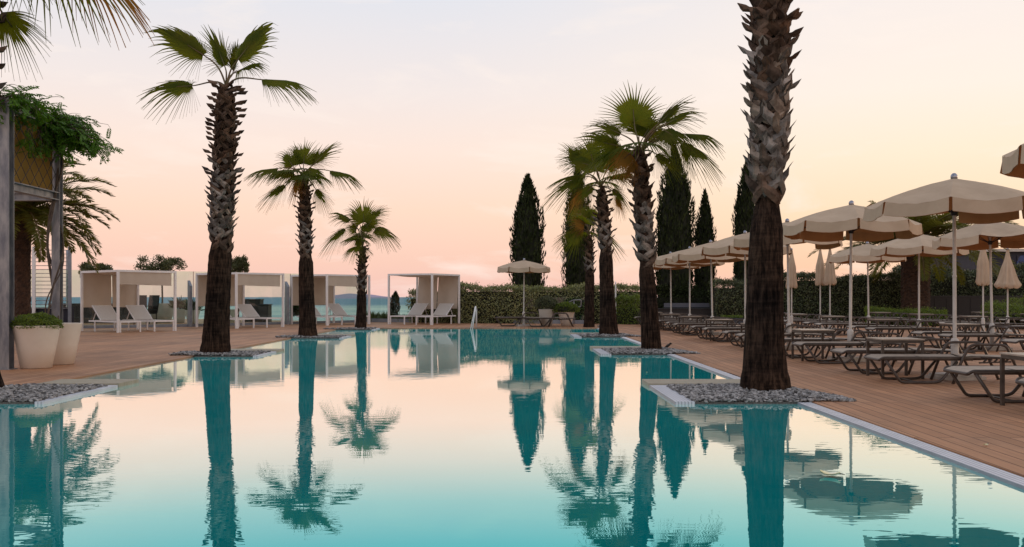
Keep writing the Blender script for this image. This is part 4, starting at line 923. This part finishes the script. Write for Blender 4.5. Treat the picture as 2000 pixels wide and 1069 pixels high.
hedge('low bright shrub bed at the foot of the date palm', hx(1692, 38.6), hx(1846, 37.6), .60, 1.3, 9000, lf=.06, m='box', amp=.06, hvar=.06, name='shrub', group='low shrubs behind the umbrellas')
hedge('low green shrub bed near the picture edge', hx(1925, 35.0), hx(2050, 34.5), .75, 1.3, 7000, lf=.06, m='box', amp=.06, hvar=.12, name='shrub', group='low shrubs behind the umbrellas')
hedge('taller rounded shrub by the flared closed umbrella', hx(1975, 38.0), hx(2060, 38.0), .92, 1.0, 4000, lf=.06, m='box', amp=.06, name='shrub', group='low shrubs behind the umbrellas')
hedge('sparse bright shrub between the two pale trunks', hx(1205, 40.0), hx(1250, 39.6), .95, .7, 2600, lf=.07, m='box', amp=.08, hvar=.15, name='shrub')
def cypress(label, px, Y, top_px, wpx, seed, lean=0.0, side=()):
    base = Vector(((px-CX)*Y/F, Y, 0)); hh = H+(HZ-top_px)*Y/F; r0 = wpx*Y/F/2; u = thing('cypress', label, 'cypress', base, 0, 'dark cypresses behind the hedge')
    def crown(cx0, cy0, z0, z1, r, n, nm='crown'):
        t = rng.uniform(0, 1, n)**.85; a = rng.uniform(0, 2*np.pi, n)
        prof = np.where(t < .12, .72+.28*t/.12, np.where(t < .60, 1.0, np.maximum(0.03, 1-((t-.60)/.40)**1.6)))
        rr = r*prof*(.93+.08*np.sin(a*3+t*9+seed)+.08*np.sin(a*5-t*17+seed*2)+.08*np.sin(a*9-t*31)+.06*np.sin(t*60+a*3))*rng.uniform(.80, 1.06, n)**.5
        z = z0+(z1-z0)*t; x = cx0+rr*np.cos(a)+lean*t; y = cy0+rr*np.sin(a)
        D = np.stack([np.cos(a)*.22, np.sin(a)*.22, np.ones(n)], 1)+rng.normal(0, .16, (n, 3)); Nn = np.stack([np.cos(a), np.sin(a), np.full(n, .1)], 1)+rng.normal(0, .5, (n, 3))
        V, Fq = leaves(np.stack([x, y, z], 1), D, Nn, rng.uniform(.12, .32, n)*min(1, r+.35), rng.uniform(.035, .08, n)); npmesh(nm, V, Fq, M['cypress'], u)
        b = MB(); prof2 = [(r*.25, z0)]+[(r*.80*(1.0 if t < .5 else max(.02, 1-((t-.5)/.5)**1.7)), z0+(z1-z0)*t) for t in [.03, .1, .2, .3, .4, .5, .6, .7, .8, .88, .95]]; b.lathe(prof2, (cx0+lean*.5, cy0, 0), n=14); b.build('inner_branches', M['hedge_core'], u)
    crown(0, 0, .15, hh, r0, int(5200*hh/6*max(.6, r0)))
    for (dx, top, wr) in side: crown(dx*Y/F, .1, .5, H+(HZ-top)*Y/F, wr*Y/F/2, 2200)
    b = MB(); b.lathe([(.14, -.05), (.11, .3), (.1, 1.0)], n=10); b.build('trunk', M['bark'], u)
cypress('broad dark cypress behind the lone umbrella', 1031, 45.5, 347, 64, 1, side=((-14, 395, 30),))
cypress('dark cypress behind the farthest fan palm', 1128, 46.0, 330, 56, 2)
cypress('tall wide cypress above the far poolside umbrellas', 1318, 45.5, 292, 74, 3, side=((-18, 370, 34), (20, 350, 32)))
cypress('slim pointed cypress between umbrella row and tall wide one', 1377, 46.5, 376, 38, 4, side=((-12, 440, 16), (10, 420, 18)))
cypress('cypress mostly hidden by the huge foreground trunk', 1458, 47.0, 318, 48, 5, side=((-14, 372, 20),))
# small potted and wild plants
def pot(label, loc, h, rt, rb, m, name='planter', group=None, rim=.02, soil=True):
    u = thing(name, label, 'planter', loc, 0, group)
    b = MB(); b.lathe([(rb*.9, 0), (rb, .01), (rb+(rt-rb)*.5, h*.5), (rt, h-.012), (rt+.004, h), (rt-.03, h), (rt-.04, h-.05)], n=40); b.build('pot', m, u, smooth=False)
    o = u.children[0]
    for p in o.data.polygons: p.use_smooth = abs(p.normal.z) < .7
    if soil: b = MB(); b.lathe([(rt-.045, h-.06), (.02, h-.05)], n=24); b.build('soil', M['soil'], u)
    return u
def bushball(u, c, rx, ry, rz, n, lf, m, squash=1.0, core=True):
    d = unit(n); d[:, 2] = np.where(d[:, 2] < -.25, -d[:, 2], d[:, 2]); r = 1+.07*lump(d[:, 0]*3, d[:, 1]*3, d[:, 2]*3)*2+rng.normal(0, .04, n)
    pts = d*np.array([rx, ry, rz])*r[:, None]+np.array(c); leafy('foliage', pts, d, lf, lf*.5, m, u)
    if core:
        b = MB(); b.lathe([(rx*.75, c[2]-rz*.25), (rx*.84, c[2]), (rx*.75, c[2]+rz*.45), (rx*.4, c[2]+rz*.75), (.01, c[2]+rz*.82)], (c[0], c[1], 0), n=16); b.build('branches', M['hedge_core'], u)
g = G(1067, 636.5); u = pot('pale planter with dark round bush beyond the pool', g, .66, .31, .23, M['pale_pot']); bushball(u, (0, 0, .80), .42, .42, .36, 2600, .05, M['hedge_dark'])
g = G(1106, 636.5); u = pot('tall pale planter with spilling green plant by the handrail', g, .66, .36, .20, M['cream_pot'], rim=.0); bushball(u, (-.05, 0, .62), .52, .4, .27, 2400, .07, M['box'])
g = Vector(((71-CX)*15.3/F, 15.3, 0)); u = pot('large cream planter with clipped boxwood beside the steel post', g, .69, .36, .235, M['cream_pot'], group='large cream planters on the deck'); bushball(u, (0, 0, .69), .355, .355, .17, 5200, .035, M['box'])
g = Vector(((113-CX)*16.1/F, 16.15, 0)); u = pot('empty large cream planter tucked behind the boxwood one', g, .70, .36, .235, M['cream_pot'], group='large cream planters on the deck')
# slate planter boxes
def slate(label, px0, px1, Y, zt, green):
    x0, x1 = (px0-CX)*Y/F, (px1-CX)*Y/F; xm = (x0+x1)/2; u = thing('planter_box', label, 'planter', (xm, Y, 0), 0, 'slate planter boxes by the hedge')
    for i in range(2):
        a = x0+(x1-x0)*i/2-xm; c = x0+(x1-x0)*(i+1)/2-xm; b = MB(); b.box(a+.01, c-.01, 0, .5, 0, zt); b.build('box', M['grey_box'], u)
    if green:
        n = 1500; pts = np.stack([rng.uniform(x0-xm, x1-xm, n), rng.uniform(0, .5, n), zt+rng.uniform(0, .09, n)], 1); leafy('foliage', pts, np.tile([0, 0, 1.0], (n, 1)), .05, .025, M['box'], u)
slate('slate planter box beside the bushy fan palm trunk', 1218, 1256, 40.0, .32, True)
slate('slate planter box with green top left of the huge trunk', 1412, 1452, 39.0, .27, True)
# olive trees beyond the glass
def olive(label, px, Y, hb, ht, wpx, seed, pots=None):
    rd = random.Random(seed); base = Vector(((px-CX)*Y/F, Y, 0)); u = thing('olive_tree', label, 'tree', base, 0, 'small trees beyond the glass')
    zt = H+(HZ-ht)*Y/F; zb = H+(HZ-hb)*Y/F; w_ = wpx*Y/F
    b = MB(); b.tube([(0, 0, -.02), (.03, 0, zb*.5), (0, .02, zb)], [.05, .04, .035], 7)
    pts = []
    for i in range(20):
        a = rd.uniform(0, 6.28); q = rd.uniform(.05, .5)*w_; tip = Vector((q*math.cos(a), q*math.sin(a)*.6, zb+(zt-zb)*rd.uniform(.25, .95))); mid = Vector((tip.x*.4, tip.y*.4, (zb+tip.z)/2-.1))
        b.tube([(0, 0, zb-.15), mid, tip], [.022, .014, .006], 5); n = 200; c = unit(n)*rng.uniform(.1, 1.15, (n, 1))**.7*np.array([w_*.15, w_*.14, (zt-zb)*.22])+np.array(tuple(tip)); pts.append(c)
    b.build('trunk', M['bark'], u, smooth=True); pts = np.concatenate(pts); leafy('crown', pts, unit(len(pts)), .11, .05, M['olive'], u)
olive('small bushy tree above the first cabana near its roof corner', 316, 42.5, 540, 503, 84, 1)
olive('small tree peeping over the first cabana beside date fronds', 182, 41.0, 545, 517, 62, 2)
olive('small tree peeping right of the tall six-fronded palm trunk', 465, 45.0, 545, 506, 36, 3)
def glasspot(label, px, Y, h, rt, rb, plant, seed):
    u = pot(label, ((px-CX)*Y/F, Y, 0), h, rt, rb, M['pale_pot'], group='pale planters beyond the glass')
    if plant:
        rd = random.Random(seed); P0 = []; D = []
        for i in range(260):
            a = rd.uniform(0, 6.28); q = rd.uniform(0, rt*.8); P0.append((q*math.cos(a), q*math.sin(a), h-.05+rd.uniform(0, .35))); D.append((math.cos(a)*rd.uniform(.2, 1), math.sin(a)*rd.uniform(.2, 1), rd.uniform(.1, 1)))
        V, Fq = leaves(np.array(P0), np.array(D), unit(260), rng.uniform(.15, .38, 260), .06); npmesh('foliage', V, Fq, M['hedge_dark'], u)
glasspot('large pale planter holding the bushy tree beyond the glass', 316, 42.4, .86, .57, .40, False, 1)
glasspot('pale planter with dark leaves left of the second slanted post', 350, 41.6, .62, .32, .22, True, 2)
glasspot('pale planter with dark leaves behind the second slanted post', 376, 40.8, .58, .32, .2, True, 3)
glasspot('pale planter seen low through the glass of the second cabana', 447, 41.5, .6, .34, .22, False, 5)
# stack of dark chairs, dark cabinets and wall beyond the glass
def chair_stack(label, px, Y, seed):
    u = thing('stacked_chairs', label, 'chairs', ((px-CX)*Y/F, Y, 0), R(20)*seed, 'stacked dark chairs beyond the glass')
    for i in range(3):
        z = .16*i; b = MB(); b.box(-.26, .26, -.26, .22, .42+z, .45+z); b.build('seat', M['wicker'], u)
        b = MB(); b.grid(lambda q, v: (-.26+.52*q, .22+.10*v+.02*i, .45+z+.45*v), 6, 6); b.grid(lambda q, v: (-.26+.52*q, .25+.10*v+.02*i, .45+z+.45*v), 6, 6); b.build('backrest', M['wicker'], u)
    for sx in (-1, 1):
        for sy in (-1, 1): b = MB(); b.bar((sx*.24, sy*.22, 0), (sx*.24, sy*.20, .42), .03); b.build('leg', M['wicker'], u)
chair_stack('stack of dark chairs seen between the first cabana loungers', 274, 41.0, 1); chair_stack('stack of dark chairs beside the large pale planter', 290, 40.2, -1)
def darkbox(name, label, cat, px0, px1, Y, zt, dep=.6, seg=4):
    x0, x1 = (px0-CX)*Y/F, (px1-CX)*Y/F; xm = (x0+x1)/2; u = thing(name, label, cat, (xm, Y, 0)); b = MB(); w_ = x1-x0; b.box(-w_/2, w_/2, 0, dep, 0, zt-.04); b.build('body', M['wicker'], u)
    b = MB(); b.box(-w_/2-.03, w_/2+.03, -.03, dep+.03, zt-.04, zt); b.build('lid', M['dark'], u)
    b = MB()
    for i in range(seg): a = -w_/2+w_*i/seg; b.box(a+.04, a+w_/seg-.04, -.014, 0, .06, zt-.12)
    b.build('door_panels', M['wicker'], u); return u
darkbox('cabinet', 'dark cabinet seen through the glass of the second cabana', 'cabinet', 474, 508, 43.5, 1.05, seg=2); darkbox('cabinet', 'lower dark cabinet beside the taller one behind the glass', 'cabinet', 505, 524, 42.8, .82, seg=1)
darkbox('low_bar', 'long dark low bar behind the first cabana', 'bar counter', 96, 262, 41.5, .86, seg=9)
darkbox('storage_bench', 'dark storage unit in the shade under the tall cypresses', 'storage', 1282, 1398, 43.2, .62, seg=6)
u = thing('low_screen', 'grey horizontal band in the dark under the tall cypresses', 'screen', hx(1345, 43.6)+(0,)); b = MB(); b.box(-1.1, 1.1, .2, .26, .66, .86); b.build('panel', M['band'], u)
for sx in (-1.05, 1.05): b = MB(); b.box(sx-.03, sx+.03, .262, .30, 0, .86); b.build('post', M['dark'], u)
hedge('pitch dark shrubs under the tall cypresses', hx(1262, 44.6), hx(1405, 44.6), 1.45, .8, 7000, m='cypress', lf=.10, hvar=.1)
darkbox('low_dark_box', 'long dark box below the feathery hedge', 'wall', 1800, 2080, 44.0, 1.2, seg=12)  # closed near-black box filling the dark band under the hedge
# plants in the sea gap
def blades(label, px0, px1, Y, h, n, m, seed):
    x0, x1 = (px0-CX)*Y/F, (px1-CX)*Y/F; xm = (x0+x1)/2; u = thing('agave_clump', label, 'plant', (xm, Y, 0), 0)
    a = rng.uniform(0, 6.28, n); cl = rng.uniform(x0-xm, x1-xm, 7)[rng.integers(0, 7, n)]
    P0 = np.stack([cl+rng.normal(0, .04, n), rng.normal(0, .2, n), np.full(n, .02)], 1); D = np.stack([np.cos(a)*.7, np.sin(a)*.5, rng.uniform(.4, 1.6, n)], 1)
    V, Fq = leaves(P0, D, unit(n), h*rng.uniform(.5, 1.1, n), .05); npmesh('blades', V, Fq, m, u)
blades('spiky yellow green plants behind the low railing', 716, 762, 43.6, .52, 420, M['greenery'], 1); blades('spiky green plants behind the railing inside the open cabana', 766, 810, 43.2, .38, 300, M['greenery'], 2)
u = thing('young_cypress', 'young dark cypress behind the post of the open cabana', 'cypress', hx(767, 43.5)+(0,))
n = 2600; t = rng.uniform(0, 1, n); a = rng.uniform(0, 6.28, n); rr = .20*np.where(t < .6, 1, 1-((t-.6)/.4)**1.3)*(1+.3*np.sin(t*17+a*2)); pts = np.stack([rr*np.cos(a)+.14*t, rr*np.sin(a), 1.32*t], 1)
V, Fq = leaves(pts, np.stack([np.cos(a)*.3, np.sin(a)*.3, np.ones(n)], 1), unit(n), rng.uniform(.06, .16, n), .035); npmesh('crown', V, Fq, M['cypress'], u)
b = MB(); b.lathe([(.03, 0), (.02, .9)], n=6); b.build('trunk', M['bark'], u)
u = thing('dark_shrub', 'small dark shrub behind the third cabana', 'shrub', hx(577, 42.6)+(0,)); bushball(u, (0, 0, .4), .20, .2, .42, 900, .08, M['cypress'])

# ------------------------------------------------------------------ steel pergola, canvas, wisteria, screen
Zp = 4.3
Pn = Vector(((12-CX)*15.0/F, 15.0, 0)); Pf = Vector(((112-CX)*16.75/F, 16.75, 0))
dv = (Pf-Pn).normalized(); lat = Vector((-1, .0, 0)); lat = Vector((-1, .03, 0)).normalized()
u = thing('pergola', 'galvanised steel pergola frame at the left with ochre canvas and vine', 'pergola')
def ibeam(b, a, c, w_, up=(0, 0, 1)):    # I section: two flanges and a web
    a, c = Vector(a), Vector(c); d = (c-a).normalized(); U = Vector(up); U = (U-d*U.dot(d)).normalized()
    o_ = U*(w_/2-.008); b.bar(a+o_, c+o_, w_, .016, up); b.bar(a-o_, c-o_, w_, .016, up); b.bar(a, c, .012, w_-.032, up)
bx = [Pn, Pf, Pn+lat*3.2, Pf+lat*3.2]
for i, p in enumerate(bx):
    b = MB(); wv = .17 if i % 2 == 0 else .14
    ibeam(b, (p.x, p.y, 0), (p.x, p.y, Zp), wv, up=dv)
    b.box(p.x-wv*.7, p.x+wv*.7, p.y-wv*.7, p.y+wv*.7, 0, .014); b.build('post', M['steel'], u)
for z, wv in ((Zp-.1, .18), (3.0-.08, .14)):
    for a, c in ((Pn, Pf), (Pn, Pn+lat*3.2), (Pf, Pf+lat*3.2)):
        d = (c-a).normalized(); b = MB(); ibeam(b, (a.x+d.x*.1, a.y+d.y*.1, z), (c.x-d.x*.08, c.y-d.y*.08, z), wv); b.build('beam', M['steel'], u)
b = MB(); a = Pn+dv*.12+lat*.03; c = Pf-dv*.12+lat*.03
b.grid(lambda q, v: (a.x+(c.x-a.x)*q+lat.x*.03*math.sin(q*3.1)*math.sin(v*3.1), a.y+(c.y-a.y)*q, 3.0+1.08*v), 8, 8)
b.grid(lambda q, v: (a.x+(c.x-a.x)*q+lat.x*.005+lat.x*.03*math.sin(q*3.1)*math.sin(v*3.1), a.y+(c.y-a.y)*q+.004, 3.0+1.08*v), 8, 8)
b.build('canvas', M['yellow'], u, smooth=True)
b = MB(); e = (c-a); Lc = e.length; e.normalize()
for i in range(-4, 9):
    for s in (1, -1):
        x0 = i*.30; p = [(x0, 0.0), (x0+s*1.08, 1.08)]; (xa, za), (xb, zb) = p
        def cl(x, z, x2, z2):
            if x < 0: z = z+(0-x)*(z2-z)/(x2-x); x = 0
            if x > Lc: z = z+(Lc-x)*(z2-z)/(x2-x); x = Lc
            return x, z
        if (xa < 0 and xb < 0) or (xa > Lc and xb > Lc): continue
        A = cl(xa, za, xb, zb); B_ = cl(xb, zb, xa, za); q0 = a+e*A[0]-lat*.055; q1 = a+e*B_[0]-lat*.055
        b.tube([(q0.x, q0.y, 3.0+A[1]), (q1.x, q1.y, 3.0+B_[1])], .006, 4)
b.build('wire_lattice', M['dark'], u)
# the vine: twisted stems up the far post and hanging compound leaves
u = thing('wisteria', 'wisteria vine with twisted stems climbing over the pergola top', 'vine', (Pf.x, Pf.y, 0)); rd = random.Random(4)
for k, (r_, ph, lw_) in enumerate(((.10, 0, .022), (.12, 2.2, .016), (.11, 4.2, .018), (.15, 1.2, .011))):
    b = MB(); b.tube([(r_*math.cos(ph+t*(1.1+.2*k))*(1+.25*math.sin(t*2+k))-.03, r_*math.sin(ph+t*(1.1+.2*k))-.05, t*.6) for t in [j*.12 for j in range(60)] if t*.6 < 4.25], lw_, 6); b.build('stem', M['bark'], u, smooth=True)
P0, D, Nn, ln = [], [], [], []
def compound(p, d, L_):
    d = Vector(d).normalized(); s = d.cross(Vector((rd.uniform(-.3, .3), rd.uniform(-.3, .3), 1))).normalized(); up = s.cross(d); q = Vector(p)
    n = 6
    for i in range(n):
        q = q+d*L_/n; d = (d+Vector((0, 0, -.10))).normalized()
        for sg in (-1, 1):
            P0.append(tuple(q)); D.append(tuple(d*.55+s*sg*.85+Vector((0, 0, -.25)))); Nn.append(tuple(up+Vector((rd.uniform(-.4, .4),)*3))); ln.append(L_*.34*(1-.35*abs(i/n-.4)))
    P0.append(tuple(q)); D.append(tuple(d)); Nn.append(tuple(up)); ln.append(L_*.3)
tw = MB(); o3 = Vector((Pf.x, Pf.y, 0))
def spray(p0, p1, sag, n, L_, spread):
    p0, p1 = Vector(p0), Vector(p1); pts = [p0.lerp(p1, i/8)+Vector((0, 0, sag*math.sin(math.pi*i/8)))+Vector((rd.uniform(-.02, .02),)*3) for i in range(9)]; tw.tube(pts, [.008*(1-.7*i/8) for i in range(9)], 4)
    for i in range(n):
        q = rd.uniform(.05, 1)*8; k = min(int(q), 7); p = pts[k].lerp(pts[k+1], q-k); a = rd.uniform(0, 6.28); d = (pts[k+1]-pts[k]).normalized()*.5+Vector((math.cos(a), math.sin(a), rd.uniform(-.9, .6)))
        compound(p+Vector((rd.uniform(-1, 1), rd.uniform(-1, 1), rd.uniform(-1, 1)))*spread, d, L_*rd.uniform(.7, 1.2))
for k in range(90):        # over the beam between the posts
    q = rd.uniform(-.15, 1.1); p = Pn.lerp(Pf, q)-o3; z = Zp+rd.uniform(-.12, .05)
    spray((p.x, p.y, z), (p.x+rd.uniform(-.35, .45), p.y+rd.uniform(-.5, .5), z+rd.uniform(-.35-.25*q, .25)), .08, 6, .20, .05)
for k in range(95):        # the big overhang past the far post
    a = rd.uniform(-.9, .9); L_ = rd.uniform(.3, 1.02); p = Vector((rd.uniform(-.5, .1), rd.uniform(-.3, .2), Zp-.15+rd.uniform(-.15, .15)))
    e_ = p+Vector((L_*math.cos(a), L_*math.sin(a)*.8, -.08-.42*L_*L_*rd.uniform(.5, 1.3)+rd.uniform(-.1, .12))); spray(p, e_, .10, 9, .21, .05)
for k in range(10):
    p = Pn.lerp(Pf, rd.uniform(.1, .9))-o3-lat*.08; spray((p.x, p.y, 3.95), (p.x+.05, p.y, 3.45+rd.uniform(0, .3)), 0, 7, .14, .03)
tw.build('twigs', M['bark'], u); V, Fq = leaves(np.array(P0), np.array(D), np.array(Nn), np.array(ln), np.array(ln)*.50); npmesh('leaves', V, Fq, M['wist'], u)
# louvred screen behind the date palm
Y = 33.0; x0, x1 = (-60-CX)*Y/F, (138-CX)*Y/F; u = thing('louvre_screen', 'louvred metal screen with thin horizontal slats behind the date palm', 'screen', (x1, Y, 0))
zt = H+(HZ-488)*Y/F; b = MB(); z = .75
while z < zt: b.bar((x0-x1, 0, z), (0, 0, z), .05, .022); z += .135
b.build('slats', M['steel'], u)
for px in (68, 30, -10, 138):
    b = MB(); x = (px-CX)*Y/F-x1; b.box(x-.05, x+.05, -.10, -.03, 0, zt+.1); b.build('post', M['post_grey'] if px != 68 else M['white_metal'], u)
b = MB(); b.box(x0-x1, 0, .05, .25, 0, .78); b.build('base_wall', M['navy'], u)
hedge('dark shrubs at the very left behind the pergola', hx(-90, 29.5), hx(35, 30.5), 1.1, .8, 5000, m='hedge_dark', lf=.1)

# ------------------------------------------------------------------ small things
def railtube(name, label, cat, paths, r, m, loc=(0, 0, 0)):
    u = thing(name, label, cat, loc)
    for p in paths: b = MB(); b.tube(arc_path([Vector(q)-Vector(loc) for q in p], .06), r, 8); b.build('rail', m, u, smooth=True)
    return u
YL = 34.75; a = G(922, 641); 
railtube('pool_ladder', 'slanted white pool ladder rails at the far pool edge', 'pool ladder', [[(-1.47, 34.6, -.25), (-1.36, 34.75, .62), (-1.34, 34.95, .80), (-1.32, 35.3, .72), (-1.32, 35.4, .0)], [(-1.56, 34.6, -.25), (-1.38, 34.75, .60), (-1.36, 34.95, .78), (-1.34, 35.32, .70), (-1.34, 35.42, .0)]], .02, M['white_metal'], (-1.4, 35, 0))
Y = 38.9; q = lambda px, py: tuple(P(px, py, Y))
railtube('handrail', 'grey tube handrail with squared loop beside the tall pale planter', 'handrail', [[q(1094, 600), q(1119, 586.5), q(1135, 586), q(1135, 599.5), q(1121, 600), q(1121, 587.5)], [q(1121, 600), tuple(Vector(q(1121, 600))-Vector((0, 0, .73)))]], .022, M['steel'], (P(1121, 600, Y).x, Y, 0))
u = thing('white_pole', 'slim white pole half behind the third fan palm trunk', 'pole', hx(1202.5, 40.2)+(0,)); b = MB(); b.lathe([(.035, 0), (.03, 1.75), (.01, 1.8)], n=8); b.build('mast', M['white_metal'], u); b = MB(); b.lathe([(.09, 0), (.09, .03), (.04, .05)], n=12); b.build('foot', M['white_metal'], u)
# bird beside the bushy palm
g = G(1304, 684); u = thing('bird', 'small dark bird standing on the deck by the bushy palm', 'bird', g); u.scale = (.8, .8, .8)
b = MB(); n = 12
def ell(c, r, rot=0): 
    vs = []; fs = []
    for j in range(9):
        t = math.pi*j/8
        for k in range(n): a = 2*math.pi*k/n; vs.append((c[0]+r[0]*math.cos(t), c[1]+r[1]*math.sin(t)*math.cos(a), c[2]+r[2]*math.sin(t)*math.sin(a)+rot*math.cos(t)*r[0]))
    for j in range(8):
        for k in range(n): fs.append((j*n+k, j*n+(k+1) % n, (j+1)*n+(k+1) % n, (j+1)*n+k))
    return vs, fs
b.add(*ell((0, 0, .115), (.075, .04, .042), .5)); b.add(*ell((.075, 0, .175), (.034, .03, .03))); b.tube([(.10, 0, .175), (.135, 0, .17)], [.009, .002], 5)
b.add([(-.06, -.015, .095), (-.06, .015, .095), (-.17, .012, .06), (-.17, -.012, .06), (-.06, 0, .075), (-.17, 0, .052)], [(0, 1, 2, 3), (4, 5, 2, 1), (0, 3, 5, 4)])
b.build('body', M['bird'], u, smooth=True)
for s in (-.015, .015): b = MB(); b.tube([(0, s, .085), (.012, s, .04), (0, s, .002), (.03, s, .002)], .004, 4); b.build('leg', M['bird'], u)
# petals and leaves
def leaflet(name, label, loc, L_, rz, curl, tip=None):
    u = thing(name, label, 'leaf', loc, rz); b = MB()
    b.grid(lambda q, v: (L_*(q-.5), (v-.5)*L_*.62*math.sin(math.pi*min(.97, max(.03, q)))**.7, .012+curl*L_*((q-.5)**2*1.4+(v-.5)**2*.8)), 10, 4)
    b.grid(lambda q, v: (L_*(q-.5), (v-.5)*L_*.62*math.sin(math.pi*min(.97, max(.03, q)))**.7, .009+curl*L_*((q-.5)**2*1.4+(v-.5)**2*.8)), 10, 4); b.build('blade', M['leafY'], u, smooth=True)
    b = MB(); b.tube([(L_*.47, 0, .012+curl*L_*.3), (L_*.72, .01, .02)], [.004, .002], 5); b.build('stalk', M['dark'], u); return u
g = G(1621, 931, WZ); leaflet('floating_leaf', 'pale yellow curled leaf floating on the pool', g, .13, R(-35), .35)
g = G(1925, 872); leaflet('fallen_leaf', 'small yellow leaf on the deck boards by the grating', g, .05, R(20), .3)
g = G(1262, 740, WZ); leaflet('floating_petal', 'tiny pale petal floating beyond the nearest stone slab', (g.x+.15, 14.6, WZ), .05, R(60), .2)
# building at the far right
Y = 62; x0 = (1926-CX)*Y/F; u = thing('far_building', 'low dark building with pale roof edge and navy blue painted wall', 'building', (x0, Y, 0)); zt = H+(HZ-492)*Y/F
b = MB(); b.box(0, 22, 0, 10, 0, zt); b.build('wall', M['navy'], u); b = MB(); b.box(-.3, 22.3, -.3, 10.3, zt, zt+.18); b.build('roof', M['concrete'], u)
b = MB(); b.box(2.0, 9, -.06, -.002, zt-1.7, zt-.25); b.build('painted_wall_panel', M['hoarding'], u)
for i in range(12): b = MB(); b.bar((.2+1.9*i, .0, zt+.18), (.2+1.9*i, .0, zt+.62), .03); b.build('railing_post', M['steel'], u)
b = MB(); b.bar((0, 0, zt+.62), (22, 0, zt+.62), .03); b.build('railing_bar', M['steel'], u)
print('objects', len(bpy.data.objects))
